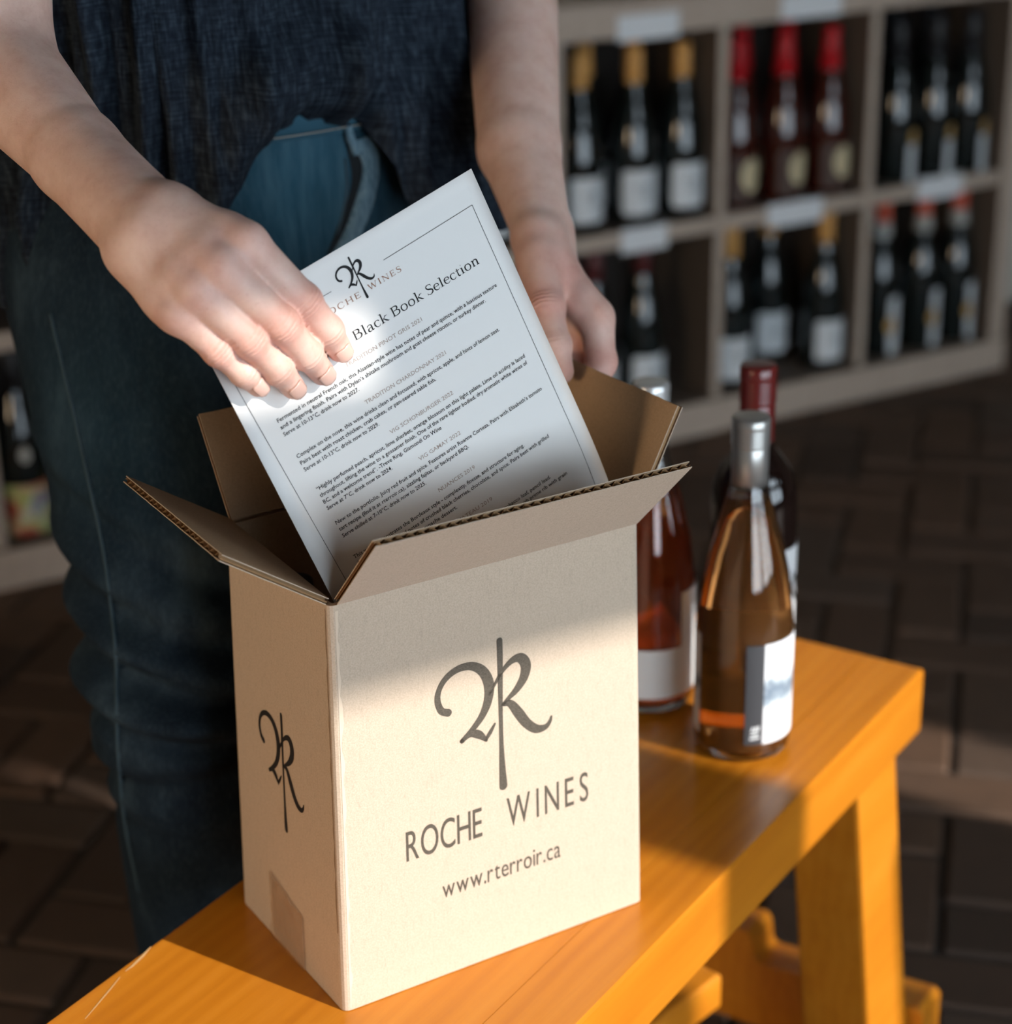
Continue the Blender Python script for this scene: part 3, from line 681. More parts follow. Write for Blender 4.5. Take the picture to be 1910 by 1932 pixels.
lathe('glass_body', [(r*.92 if z < .21 else r, z) for r, z in pr_], DKGLASS, inb, 24); lathe('capsule', [(.0142, .222), (.0152, .2225), (.0152, .247), (.0146, .2505), (.0125, .2515), (0, .2512)], BLACKCAP, inb, 24)

# ------------------------------------------------------------------ printed sheet
PTL = np.array([-0.18656185+.0030, 1.14049512+.0018, CAMZ-0.34653107]); PU = np.array([.7734, .5431, .3270]); PVv = np.array([.3843, .0086, -.9232])
PU = nrm(PU); PVv = nrm(PVv-PU*(PU@PVv)); PN = np.cross(PU, PVv); PN = PN if PN[1] < 0 else -PN
sheet = empty('printed_sheet', PTL, 'white printed wine list sheet held upright and slid into the carton', 'paper')
def on_paper(u, v, h=.00022):                                          # millimetres right / down
    c = .0035*math.sin(math.pi*min(max(u/216, 0), 1))-.036*(max(0, v-185)/94)**2*(1-.65*u/216)
    return PU*u/1000+PVv*v/1000+PN*(c+h)
NX, NY = 24, 30; vs, fs = [], []
for h in (0., -.0003):
    for i in range(NX+1):
        for j in range(NY+1): vs.append(on_paper(1.8+212.0*i/NX, 279*j/NY, h))
N1 = (NX+1)*(NY+1)
for i in range(NX):
    for j in range(NY):
        k = i*(NY+1)+j; fs.append((k, k+NY+1, k+NY+2, k+1)); fs.append((N1+k, N1+k+1, N1+k+NY+2, N1+k+NY+1))
bd = [i*(NY+1) for i in range(NX+1)]+[NX*(NY+1)+j for j in range(1, NY+1)]+[i*(NY+1)+NY for i in range(NX-1, -1, -1)]+[j for j in range(NY-1, 0, -1)]
for a, b in zip(bd, bd[1:]+bd[:1]): fs.append((a, b, N1+b, N1+a))
mesh_obj('sheet', vs, fs, PAPER, sheet, True)
def put(name, v2, f, u0, v0, m): return mesh_obj(name, [on_paper(u0+x, v0-y) for x, y in v2], f, m, sheet)
lv, lf = logo2d(5, 1.05); put('monogram', [(x*.262, y*.248) for x, y in lv], lf, 110.0, 35.2, PRINT_K)
# serif capitals and lower case drawn as pen strokes (em units)
TK, TN = .092, .036
def sf(x, y, l=.16): return ([(x-l/2, y), (x+l/2, y)], [.03, .03])
GL = {
 'R': (.64, [([(.13, 0), (.13, .68)], [TK]*2), ([(.13, .662), (.32, .665), (.46, .60), (.47, .48), (.36, .37), (.15, .355)], [TN, .05, TK, TK, .05, TN]), ([(.30, .36), (.42, .18), (.60, .015)], [TK, TK, .06]), sf(.13, .015, .2), sf(.10, .665, .14), sf(.61, .015, .1)]),
 'B': (.62, [([(.13, 0), (.13, .68)], [TK]*2), ([(.13, .662), (.32, .665), (.45, .61), (.46, .49), (.36, .385), (.15, .37)], [TN, .05, TK, TK, .05, TN]), ([(.15, .37), (.38, .365), (.52, .28), (.52, .12), (.38, .018), (.12, .018)], [TN, .05, TK, TK, .05, TN]), sf(.09, .015, .12), sf(.09, .665, .12)]),
 'S': (.52, [([(.44, .60), (.40, .66), (.28, .69), (.14, .64), (.11, .52), (.20, .40), (.34, .33), (.45, .24), (.43, .09), (.29, -.01), (.14, .02), (.08, .10)], [.03, .04, TN, .06, .085, .09, .095, .09, .08, TN, .04, .03]), ([(.445, .68), (.445, .52)], [.02, .03]), ([(.075, .16), (.07, .0)], [.03, .02])]),
 'l': (.30, [([(.15, 0), (.15, .72)], [TK]*2), sf(.15, .015, .22), sf(.10, .71, .12)]),
 'a': (.49, [([(.09, .37), (.15, .44), (.25, .455), (.34, .38), (.34, .08), (.40, .02), (.46, .04)], [.07, .04, .04, .08, TK, .05, .03]), ([(.34, .27), (.18, .23), (.09, .15), (.10, .04), (.19, -.005), (.28, .03), (.34, .10)], [.03, .04, .08, .085, .04, .035, .03])]),
 'c': (.45, [([(.39, .36), (.35, .43), (.24, .455), (.11, .38), (.075, .22), (.13, .06), (.25, -.005), (.36, .04), (.41, .11)], [.07, .05, TN, .07, TK, .07, TN, .03, .02])]),
 'k': (.54, [([(.14, 0), (.14, .72)], [TK]*2), ([(.16, .20), (.30, .33), (.42, .43)], [TN]*3), ([(.24, .28), (.38, .12), (.50, .015)], [.06, TK, .06]), sf(.14, .015, .22), sf(.09, .71, .12), sf(.43, .435, .18), sf(.50, .015, .1)]),
 'o': (.53, [([(.265, .455), (.13, .39), (.08, .225), (.13, .06), (.265, -.005), (.40, .06), (.45, .225), (.40, .39), (.265, .455)], [TN, .07, TK, .07, TN, .07, TK, .07, TN])]),
 'e': (.46, [([(.09, .26), (.26, .265), (.40, .27), (.37, .40), (.25, .455), (.12, .39), (.075, .22), (.13, .06), (.26, -.005), (.37, .04), (.42, .11)], [TN, TN, .04, .07, TN, .07, TK, .07, TN, .03, .02])]),
 't': (.34, [([(.16, .58), (.16, .10), (.21, .01), (.31, .04)], [.05, TK, .07, .03]), ([(.05, .435), (.31, .435)], [TN]*2)]),
 'i': (.29, [([(.15, 0), (.15, .45)], [TK]*2), ([(.14, .64), (.16, .64)], [.09, .09]), sf(.15, .015, .22), sf(.10, .435, .12)]),
 'n': (.57, [([(.14, 0), (.14, .45)], [TK]*2), ([(.16, .33), (.27, .44), (.38, .43), (.43, .33), (.43, .0)], [TN, .05, .07, TK, TK]), sf(.14, .015, .2), sf(.43, .015, .2), sf(.09, .435, .1)]),
 'h': (.57, [([(.14, 0), (.14, .72)], [TK]*2), ([(.16, .33), (.27, .44), (.38, .43), (.43, .33), (.43, .0)], [TN, .05, .07, TK, TK]), sf(.14, .015, .2), sf(.43, .015, .2), sf(.09, .71, .1)]),
 'O': (.74, [([(.37, .69), (.17, .60), (.09, .34), (.17, .08), (.37, -.01), (.57, .08), (.65, .34), (.57, .60), (.37, .69)], [TN, .07, TK, .07, TN, .07, TK, .07, TN])]),
 'C': (.66, [([(.58, .54), (.50, .66), (.36, .69), (.18, .61), (.09, .34), (.17, .08), (.37, -.01), (.51, .04), (.59, .16)], [.03, .04, TN, .07, TK, .08, TN, .03, .03]), ([(.585, .68), (.585, .50)], [.02, .03])]),
 'H': (.74, [([(.14, 0), (.14, .68)], [TK]*2), ([(.60, 0), (.60, .68)], [TK]*2), ([(.14, .35), (.60, .35)], [TN]*2), sf(.14, .015, .2), sf(.60, .015, .2), sf(.14, .665, .2), sf(.60, .665, .2)]),
 'E': (.60, [([(.14, 0), (.14, .68)], [TK]*2), ([(.08, .015), (.50, .015)], [TN]*2), ([(.14, .35), (.40, .35)], [TN]*2), ([(.08, .665), (.48, .665)], [TN]*2), ([(.49, .0), (.53, .15)], [.05, .02]), ([(.475, .68), (.49, .53)], [.05, .02]), ([(.40, .44), (.40, .26)], [.03, .03])]),
 'W': (.98, [([(.08, .67), (.28, .0)], [TK]*2), ([(.28, .0), (.48, .62)], [TN]*2), ([(.46, .67), (.68, .0)], [TK]*2), ([(.68, .0), (.88, .67)], [TN]*2), sf(.08, .665, .2), sf(.47, .665, .16), sf(.89, .665, .18)]),
 'I': (.34, [([(.17, 0), (.17, .68)], [TK]*2), sf(.17, .015, .22), sf(.17, .665, .22)]),
 'N': (.76, [([(.14, 0), (.14, .67)], [TN]*2), ([(.12, .67), (.62, .0)], [TK]*2), ([(.62, .0), (.62, .67)], [TN]*2), sf(.14, .015, .18), sf(.10, .665, .16), sf(.62, .665, .2)]),
}
def serif(s, x0, x1, cap, track=0.):
    adv = [(.26 if ch == ' ' else GL[ch][0])+track for ch in s]; k = (x1-x0)/sum(adv); kz = cap/.68; x = x0; out = []
    for ch, a in zip(s, adv):
        if ch != ' ':
            for p, ws in GL[ch][1]:
                v, f = ribbon2d([(x+px*k, py*kz) for px, py in p], [w_*(k+kz)/2 for w_ in ws], 5, False); out.append((v, f))
        x += a*k
    return merge2d(out)
put('title', *serif('Black Book Selection', 90.0, 191.4, 6.0), 0, 55.0, PRINT_K); put('title', *serif('Roche', 58.5, 86.0, 6.0), 0, 55.2, PRINT_K)
put('winery_name', *serif('ROCHE', 76.0, 107.8, 3.6, .10), 0, 33.0, PRINT_B); put('winery_name', *serif('WINES', 113.2, 139.6, 3.6, .10), 0, 32.4, PRINT_B)
rules = [((130.6, 20.6), (203.4, 20.2)), ((203.4, 20.2), (202.9, 262)), ((8.2, 20.6), (90, 20.6)), ((8.2, 20.6), (18.2, 262))]
out = [ribbon2d([a, b], [.38, .38], 2, False) for a, b in rules]
rv, rf = merge2d(out)
RV = []
seg = []
for (a, b) in rules:
    a, b = np.array(a), np.array(b); K = 16; d = nrm(np.append(b-a, 0))[:2]; p = np.array([-d[1], d[0]])*.17; o = []
    vv = []; ff = []
    for i in range(K+1): q = a+(b-a)*i/K; vv += [q+p, q-p]
    for i in range(K): ff.append((2*i, 2*i+1, 2*i+3, 2*i+2))
    seg.append((vv, ff))
rv, rf = merge2d(seg); mesh_obj('border_rule', [on_paper(x, y, .0002) for x, y in rv], rf, PRINT_K, sheet)
heads = [('TRADITION PINOT GRIS 2021', 77.0, 137.0, 66.6), ('TRADITION CHARDONNAY 2021', 78.0, 142.2, 93.4), ('VIG SCHONBURGER 2022', 84.2, 134.8, 118.4), ('VIG GAMAY 2022', 93.8, 127.6, 143.7), ('NUANCES 2019', 96.6, 126.4, 168.6), ('CHATEAU 2019', 96.0, 128.0, 193.6)]
for s, a, b, v in heads:
    q, f = text_fit(s, a, b, 2.55, 2, .006); mesh_obj('wine_heading', [on_paper(x, v-y) for x, y in q], f, PRINT_T, sheet)
body = [
 ('Fermented in neutral French oak, this Alsatian-style wine has notes of pear and quince, with a luscious texture', 22.1, 195.6, 74.0), ('and a lingering finish. Pairs with Dylan\u2019s shitake mushroom and goat cheese risotto, or turkey dinner.', 21.9, 183.5, 78.7), ('Serve at 10-13\u00b0C, drink now to 2027.', 21.7, 78.2, 83.5),
 ('Complex on the nose, this wine drinks clean and focussed, with apricot, apple, and hints of lemon zest.', 22.8, 184.0, 99.8), ('Pairs best with roast chicken, crab cakes, or pan-seared sable fish.', 23.0, 128.0, 104.6), ('Serve at 10-13\u00b0C, drink now to 2029.', 23.2, 80.0, 109.4),
 ('\u201cHighly perfumed peach, apricot, lime sherbet, orange blossom on this light palate. Lime oil acidity is laced', 24.6, 193.0, 124.4), ('throughout, lifting the wine to a gossamer finish. One of the rare lighter bodied, dry aromatic white wines of', 24.7, 192.6, 129.1), ('BC, and a welcome trend\u201d. -Treve Ring, Gismondi On Wine', 24.8, 117.0, 133.8), ('Serve at 7\u00b0C, drink now to 2024.', 25.0, 75.0, 138.5),
 ('New to the portfolio. Juicy red fruit and spice. Features artist Roanne Corteza. Pairs with Elisabeth\u2019s tomato', 25.8, 194.4, 149.6), ('tart recipe (find it at rterroir.ca), sizzling fajitas, or backyard BBQ.', 25.9, 128.6, 154.4), ('Serve chilled at 7-10\u00b0C, drink now to 2025.', 26.0, 91.0, 159.2),
 ('This wine demonstrates the Bordeaux style - complexity, finesse, and structure for aging.', 26.2, 165.0, 175.2), ('A ripe vintage with lifted notes of crushed black cherries, chocolate, and spice. Pairs best with grilled', 26.3, 184.5, 179.9), ('lamb shoulder, or a chocolate ganache dessert.', 26.4, 103.0, 184.6), ('Serve at 16\u00b0C, drink now to 2030.', 26.5, 82.0, 189.3),
 ('A deep and layered red with notes of dark fruit, graphite, cedar, tobacco leaf, pencil lead.', 26.6, 173.4, 204.6), ('Structured and savoury with fine grained tannins and a long finish. Pair with prime rib with grain', 26.7, 186.0, 209.3), ('mustard. Serve at 16\u00b0C, drink now to 2032.', 26.8, 95.0, 214.0)]
para = []
for k, (s, a, b, v) in enumerate(body):
    q, f = text_fit(s, a, b, 2.55, 2, .010); para.append(([(x, y-v) for x, y in q], f))
    if k == len(body)-1 or body[k+1][3]-v > 8:
        v2, f2 = merge2d(para); mesh_obj('tasting_note', [on_paper(x, -y) for x, y in v2], f2, PRINT_K, sheet); para = []

# ------------------------------------------------------------------ bottles on the bench
def bench_bottle(px, py, lab, tilt=0.):
    P = onz(px, py, BZ); o = empty('wine_bottle', P+Zv*.0008, lab, 'bottle')
    va = math.atan2(-P[1], -P[0]); o.rotation_euler = (0, 0, va); return o, P          # local +x looks at the camera
# in local bottle space the angle grows to the viewer's right
def glass_wine(o, prof, h, liqmat, fill, seg=56):
    prof = scale_prof(prof, h); t = .0022
    inner = [(max(r-t, 0), z+(.004 if z < .02 else 0)) for r, z in prof if z < h*.995]
    inner = [(0, .0075)]+[(r, max(z, .0078)) for r, z in inner[2:] if r > .001]
    shell = prof[:-1]+[(inner[-1][0]+.0, prof[-2][1])]+inner[::-1]
    lathe('glass_body', shell, CLEAR, o, seg)
    pf = prof_fn([(0, 0)]*3+inner[1:])
    liq = [(0, .0076)]+[(r+.0002, z) for r, z in inner[1:] if z < fill]+[(pf(fill)+.0002, fill), (0, fill)]
    lathe('wine', liq, liqmat, o, seg); return prof
def screwcap(o, z0, z1, r, m, skirt=None):
    pts = [(r-.0012, z0), (r-.0002, z0+.0006), (r-.0002, z0+(z1-z0)*.56)]
    for f_ in (.58, .64, .70, .76, .82):
        pts += [(r-.0008, z0+(z1-z0)*f_), (r+.0006, z0+(z1-z0)*(f_+.02)), (r+.0006, z0+(z1-z0)*(f_+.045))]
    pts += [(r+.0006, z1-.003), (r-.0006, z1-.0008), (r-.003, z1), (0, z1)]
    return lathe('screw_cap', pts, m, o, 36)
rose, P = bench_bottle(1399, 1400, 'clear bottle of orange rosé with silver screw cap, frontmost on the bench')
pr_ = glass_wine(rose, BURG, .288, LIQ, .222)
screwcap(rose, .232, .2905, .0150, SILVER)
l = patch('label', .040, 25, 300, .018, .108, LAND, rose, 40, 4, off=.0005)
d = patch('label_band', .040, 3, 25, .018, .108, GREYLAB, rose, 8, 4, off=.0005)
mk = [ribbon2d([(-3, 0), (3, .8)], [1.8, 1.8], 2), ribbon2d([(-2.6, 3.2), (2.2, 4)], [1.6, 1.6], 2), ribbon2d([(-2.2, 6.2), (-1.4, 9)], [1.6, 1.6], 2), ribbon2d([(0.2, 6.2), (1.0, 9.4)], [1.6, 1.6], 2), ribbon2d([(2.4, 6.6), (3, 9.8)], [1.4, 1.4], 2)]
mv, mf = merge2d(mk); cyl_art('white_lettering', mv, mf, .0409, 15, .024, .0011, WLABEL, d)
red, P = bench_bottle(1413, 1279, 'dark red wine bottle with maroon capsule, rear of the three on the bench')
lathe('glass_body', BORD, DKBROWN, red, 56); screwcap(red, .214, .2945, .0152, MAROON)
l = patch('label', .0375, 18, 142, .056, .135, WLABEL, red, 20, 3, off=.0006)
cyl_art('printed_mark', *logo2d(5, 1.3), .0384, 66, .066, .00042, PRINT_K, l)
dkb, P = bench_bottle(1222, 1312, 'rosé bottle half hidden behind the carton with pale silver cap')
glass_wine(dkb, BURG, .288, LIQ2, .205); screwcap(dkb, .236, .291, .0150, CHROME)
patch('label', .040, -110, 44, .016, .062, WLABEL, dkb, 20, 3, off=.0006); patch('label', .040, 44, 120, .016, .112, WLABEL, dkb, 14, 3, off=.0006)

# ------------------------------------------------------------------ the person
def rc_sdf(X, Y, Zz, a, b, r1, r2):
    ba = b-a; l2 = ba@ba; rr = r1-r2; a2 = l2-rr*rr; il2 = 1/l2
    px, py, pz = X-a[0], Y-a[1], Zz-a[2]
    y = px*ba[0]+py*ba[1]+pz*ba[2]; z = y-l2
    qx, qy, qz = px*l2-ba[0]*y, py*l2-ba[1]*y, pz*l2-ba[2]*y
    x2 = qx*qx+qy*qy+qz*qz; y2 = y*y*l2; z2 = z*z*l2
    k = np.sign(rr)*rr*rr*x2
    d = (np.sqrt(x2*a2*il2)+y*rr)*il2-r1
    c1 = np.sign(z)*a2*z2 > k; c2 = np.sign(y)*a2*y2 < k
    d = np.where(c2, np.sqrt(x2+y2)*il2-r1, d); d = np.where(c1, np.sqrt(x2+z2)*il2-r2, d); return d
class Grid:
    def __init__(s, lo, hi, h):
        s.lo = np.array(lo, float); s.h = h; s.n = np.ceil((np.array(hi)-s.lo)/h).astype(int)+1; s.D = np.full(s.n, .05, np.float32)
    def sl(s, a, b, r):
        lo = np.minimum(a, b)-r; hi = np.maximum(a, b)+r
        i0 = np.clip(np.floor((lo-s.lo)/s.h).astype(int), 0, s.n-1); i1 = np.clip(np.ceil((hi-s.lo)/s.h).astype(int)+1, 1, s.n)
        ax = [s.lo[k]+s.h*np.arange(i0[k], i1[k]) for k in range(3)]
        return (slice(i0[0], i1[0]), slice(i0[1], i1[1]), slice(i0[2], i1[2])), np.meshgrid(*ax, indexing='ij')
def smin(a, b, k):
    h = np.maximum(k-np.abs(a-b), 0)/k; return np.minimum(a, b)-h*h*k*.25
def add_rc(G, D, a, b, r1, r2, k):
    a, b = np.array(a, float), np.array(b, float); s, (X, Y, Zz) = G.sl(a, b, max(r1, r2)+k+.012)
    D[s] = smin(D[s], rc_sdf(X, Y, Zz, a, b, r1, r2), k).astype(np.float32)
def surface_nets(D, lo, h):
    S_ = D < 0
    c = [D[i:D.shape[0]-1+i, j:D.shape[1]-1+j, k:D.shape[2]-1+k] for i in (0, 1) for j in (0, 1) for k in (0, 1)]
    cs = [S_[i:D.shape[0]-1+i, j:D.shape[1]-1+j, k:D.shape[2]-1+k] for i in (0, 1) for j in (0, 1) for k in (0, 1)]
    cnt = sum(x.astype(np.int8) for x in cs); act = (cnt > 0) & (cnt < 8)
    idx = np.argwhere(act); vals = np.stack([x[act] for x in c], 1)
    corners = np.array([(i, j, k) for i in (0, 1) for j in (0, 1) for k in (0, 1)], float)
    edges = [(a, b) for a in range(8) for b in range(a+1, 8) if np.abs(corners[a]-corners[b]).sum() == 1]
    acc = np.zeros((len(idx), 3)); num = np.zeros(len(idx))
    for a, b in edges:
        va, vb = vals[:, a], vals[:, b]; m = (va < 0) != (vb < 0); t = np.where(m, va/np.where(m, va-vb, 1), 0)
        acc += m[:, None]*(corners[a]+(corners[b]-corners[a])*t[:, None]); num += m
    V_ = lo+h*(idx+acc/num[:, None])
    vid = np.full(act.shape, -1, np.int64); vid[tuple(idx.T)] = np.arange(len(idx)); faces = []
    for ax in range(3):
        s0 = [slice(1, -1)]*3; s0[ax] = slice(0, -1); s1 = [slice(1, -1)]*3; s1[ax] = slice(1, None)
        A, B_ = S_[tuple(s0)], S_[tuple(s1)]; e = np.argwhere(A != B_)
        if not len(e): continue
        base = e.copy(); o1, o2 = [q for q in range(3) if q != ax]; base[:, o1] += 1; base[:, o2] += 1
        def g(d1, d2):
            q = base.copy(); q[:, o1] -= d1; q[:, o2] -= d2; return vid[q[:, 0], q[:, 1], q[:, 2]]
        quad = np.stack([g(1, 1), g(0, 1), g(0, 0), g(1, 0)], 1); inside_ = A[tuple(e.T)]
        flip = inside_ if ax != 1 else ~inside_
        quad[~flip] = quad[~flip][:, ::-1]; faces.append(quad)
    Fq = np.concatenate(faces); Fq = Fq[(Fq >= 0).all(1)]; return V_, Fq
def lap(V_, Fq, it=1, lam=.5):
    for _ in range(it):
        acc = np.zeros_like(V_); n_ = np.zeros(len(V_))
        for a, b in ((0, 1), (1, 2), (2, 3), (3, 0)):
            np.add.at(acc, Fq[:, a], V_[Fq[:, b]]); np.add.at(n_, Fq[:, a], 1); np.add.at(acc, Fq[:, b], V_[Fq[:, a]]); np.add.at(n_, Fq[:, b], 1)
        V_ = V_*(1-lam)+lam*acc/np.maximum(n_, 1)[:, None]
    return V_

def J(*q): return [(at(x, y, d), r) for x, y, d, r in q]
# right hand (left in the photo): pinching the sheet, fingers in front
RH = dict(
    index=J((464, 460, 1.166, .0126), (572, 569, 1.193, .0106), (619, 624, 1.213, .0090), (642, 660, 1.226, .0076)),
    middle=J((415, 505, 1.158, .0126), (530, 612, 1.182, .0104), (580, 669, 1.208, .0088), (609, 704, 1.223, .0075)),
    ring=J((371, 546, 1.158, .0120), (471, 641, 1.178, .0098), (525, 698, 1.200, .0084), (554, 731, 1.213, .0071)),
    pinky=J((335, 588, 1.165, .0108), (413, 662, 1.178, .0086), (460, 704, 1.192, .0074), (487, 729, 1.201, .0063)))
RW = [at(322, 402, 1.188), at(284, 442, 1.178), at(254, 477, 1.186)]     # across the wrist: thumb side, middle, little-finger side
RTH = J((345, 415, 1.196, .0150), (430, 452, 1.222, .0125), (500, 524, 1.236, .0108), (552, 580, 1.244, .0082))
def build_hand(G, H, Wr, thumb, arm, dorsal, thumb_k=.008, root=.0155):
    D0 = G.D
    for a, b, r1, r2, k in arm: add_rc(G, D0, a, b, r1, r2, k)
    names = list(H); wps = np.linspace(0, 1, len(names))
    def wp(t):
        return Wr[0]+(Wr[1]-Wr[0])*t*2 if t < .5 else Wr[1]+(Wr[2]-Wr[1])*(t-.5)*2
    for nme, t in zip(names, wps): add_rc(G, D0, wp(t), H[nme][0][0]+(-dorsal*.0015), root, H[nme][0][1]*1.0, .010)
    back_ = {n_: H[n_][0][0]+nrm(wp(t)-H[n_][0][0])*.013 for n_, t in zip(names, wps)}
    for a, b in zip(names, names[1:]): add_rc(G, D0, back_[a]-dorsal*.0025, back_[b]-dorsal*.0025, .0115, .0112, .010)
    add_rc(G, D0, wp(.1), H[names[1]][0][0]-dorsal*.010, .016, .013, .012); add_rc(G, D0, wp(.9), H[names[-1]][0][0]-dorsal*.008, .016, .011, .012)
    palm = D0.copy()
    chains = [(H[n_], .0055) for n_ in names]+([(thumb, thumb_k)] if thumb else [])
    for ch, kk in chains:
        lo = np.min([p for p, _ in ch], 0)-.035; hi = np.max([p for p, _ in ch], 0)+.035
        s, (X, Y, Zz) = G.sl(lo, hi, 0.0); d = np.full(X.shape, .05)
        for (a, ra), (b, rb) in zip(ch, ch[1:]):
            e = rc_sdf(X, Y, Zz, a, b, ra, rb*1.03); d = smin(d, e, .0035)
        for (p, r) in ch[1:-1]:                                         # joint knuckles slightly proud on the back
            q = p+dorsal*.0012; d = smin(d, np.sqrt((X-q[0])**2+(Y-q[1])**2+(Zz-q[2])**2)-r*1.02, .004)
        res = smin(palm[s], d, kk); D0[s] = np.minimum(D0[s], res).astype(np.float32)
FD = nrm(at(430, 600, 1.0)-CAM)*-1                                      # back of the hand faces the viewer
relb = at(-26, 104, 1.318)
G1 = Grid(np.array([-.40, 1.00, .84]), np.array([-.07, 1.36, 1.18]), .0015)
ax_w = nrm(RW[2]-RW[0])
fm = at(146, 296, 1.248)
arm_r = [(relb, fm, .0405, .0275, .01), (fm, RW[1], .0280, .0200, .006), (fm+ax_w*-.004, RW[0]-ax_w*-.004, .0215, .0172, .010), (fm+ax_w*.004, RW[2]-ax_w*.004, .0215, .0172, .010), (relb, relb+(relb-fm)*.02+Zv*.10+np.array([-.002, .04, .0]), .043, .046, .012)]
build_hand(G1, RH, RW, RTH, arm_r, FD)
V1, F1 = surface_nets(G1.D, G1.lo, G1.h)
V1 = lap(V1, F1, 1, .4)
# left hand (right in the photo): gripping the right flap, thumb inside
LH = dict(
    index=J((1126, 598, 1.462, .0130), (1133, 684, 1.460, .0110), (1122, 735, 1.452, .0094), (1108, 768, 1.448, .0080)),
    middle=J((1112, 592, 1.484, .0128), (1091, 654, 1.480, .0108), (1088, 712, 1.474, .0094), (1082, 752, 1.472, .0080)),
    ring=J((1095, 586, 1.503, .0122), (1082, 655, 1.520, .0102), (1072, 705, 1.512, .0090), (1064, 735, 1.505, .0076)),
    pinky=J((1080, 578, 1.520, .0110), (1066, 632, 1.540, .0090), (1058, 672, 1.535, .0080), (1052, 700, 1.53, .0068)))
LW = [at(1012, 452, 1.475), at(1025, 446, 1.492), at(1036, 440, 1.510)]
LTH = J((1016, 490, 1.462, .0170), (1030, 580, 1.440, .0128), (1047, 652, 1.430, .0108), (1061, 702, 1.427, .0082))
G2 = Grid(np.array([-.03, 1.27, .76]), np.array([.125, 1.74, 1.44]), .0016)
TC = np.array([-.205, 1.640]); fT = np.array([.643, -.766, 0]); rT = np.array([-.766, -.643, 0]); T3 = np.array([TC[0], TC[1], 0])
sR = T3+rT*.165+Zv*1.42; sL = T3-rT*.165+Zv*1.42
LDn = nrm(np.array([.80, .45, .35]))
lfm = at(980, 280, 1.545); lel = at(958, -130, 1.66)
arm_l = [(lel, lfm, .040, .0320, .01), (lfm, LW[1], .0315, .0185, .006), (lfm, LW[0], .024, .0160, .010), (lfm, LW[2], .024, .0160, .010), (lel, sL, .043, .052, .02)]
build_hand(G2, LH, LW, LTH, arm_l, LDn, .010, .0130)
V2, F2 = surface_nets(G2.D, G2.lo, G2.h); V2 = lap(V2, F2, 1, .4)
# hidden torso and upper arms (coarse), under the shirt
TC = np.array([-.205, 1.640]); fT = np.array([.643, -.766, 0]); rT = np.array([-.766, -.643, 0]); T3 = np.array([TC[0], TC[1], 0])
G3 = Grid(np.array([-.62, 1.1, .84]), np.array([.22, 2.05, 1.56]), .008)
sR = T3+rT*.165+Zv*1.42; sL = T3-rT*.165+Zv*1.42
for a, b, r1, r2 in ((T3+rT*.05+Zv*.93, T3+rT*.06+Zv*1.32, .095, .105), (T3-rT*.05+Zv*.93, T3-rT*.06+Zv*1.32, .095, .105), (sR, sL, .06, .06), (T3+Zv*1.40, T3+Zv*1.52, .06, .055), (sR, sR+(relb-sR)*.8, .050, .038), (sL, sL+(lel-sL)*.8, .050, .036)): add_rc(G3, G3.D, a, b, r1, r2, .03)
V3, F3 = surface_nets(G3.D, G3.lo, G3.h); V3 = lap(V3, F3, 1)
person = empty('person', (TC[0], TC[1], 0), 'person in navy gauze shirt and blue jeans sliding a sheet into the carton', 'person')
PO = np.array([TC[0], TC[1], 0])
Vb = np.concatenate([V1, V2, V3])-PO; Fb = np.concatenate([F1, F2+len(V1), F3+len(V1)+len(V2)])
me = bpy.data.meshes.new('body'); me.vertices.add(len(Vb)); me.vertices.foreach_set('co', Vb.astype(np.float32).ravel())
me.loops.add(len(Fb)*4); me.loops.foreach_set('vertex_index', Fb.astype(np.int32).ravel()); me.polygons.add(len(Fb)); me.polygons.foreach_set('loop_start', np.arange(0, len(Fb)*4, 4, dtype=np.int32))
me.polygons.foreach_set('use_smooth', np.ones(len(Fb), bool)); me.materials.append(SKIN); me.update(calc_edges=True); me.validate()
body_o = link(bpy.data.objects.new('body', me), person)
W_ = Vb+PO; red_a = np.zeros(len(W_)); wr = np.zeros((len(W_), 3))
def joint_attr(H, dorsal, full=True):
    for nme, ch in H.items():
        for i, (p, r) in enumerate(ch):
            d = np.linalg.norm(W_-p, axis=1); amp = (.35, .85, .35, .45)[i]; red_a[:] = np.maximum(red_a, amp*np.exp(-(d/(r*1.35))**2))
            if i in (1, 2):
                ax = nrm(ch[i+1][0]-ch[i-1][0]); rel = W_-p; s = rel@ax; q = rel-np.outer(s, ax); dor = (q@dorsal)/(np.linalg.norm(q, axis=1)+1e-9)
                m = np.exp(-(s/(.0052 if i == 1 else .003))**2)*np.clip((dor-.25)/.5, 0, 1)*(d < r*2)*(1. if i == 1 else .6)
                sel = m > wr[:, 1]; wr[sel, 0] = s[sel]*1000; wr[sel, 1] = m[sel]
joint_attr(RH, FD); joint_attr(LH, LDn); joint_attr({'t': LTH}, -nrm(np.array([.2, .9, 0])))
d = np.linalg.norm(W_-at(1065, 520, 1.46), axis=1); red_a = np.maximum(red_a, .45*np.exp(-(d/.03)**2))
a_ = me.attributes.new('redness', 'FLOAT', 'POINT'); a_.data.foreach_set('value', red_a.astype(np.float32))
a_ = me.attributes.new('wrinkle', 'FLOAT_VECTOR', 'POINT'); a_.data.foreach_set('vector', wr.astype(np.float32).ravel())
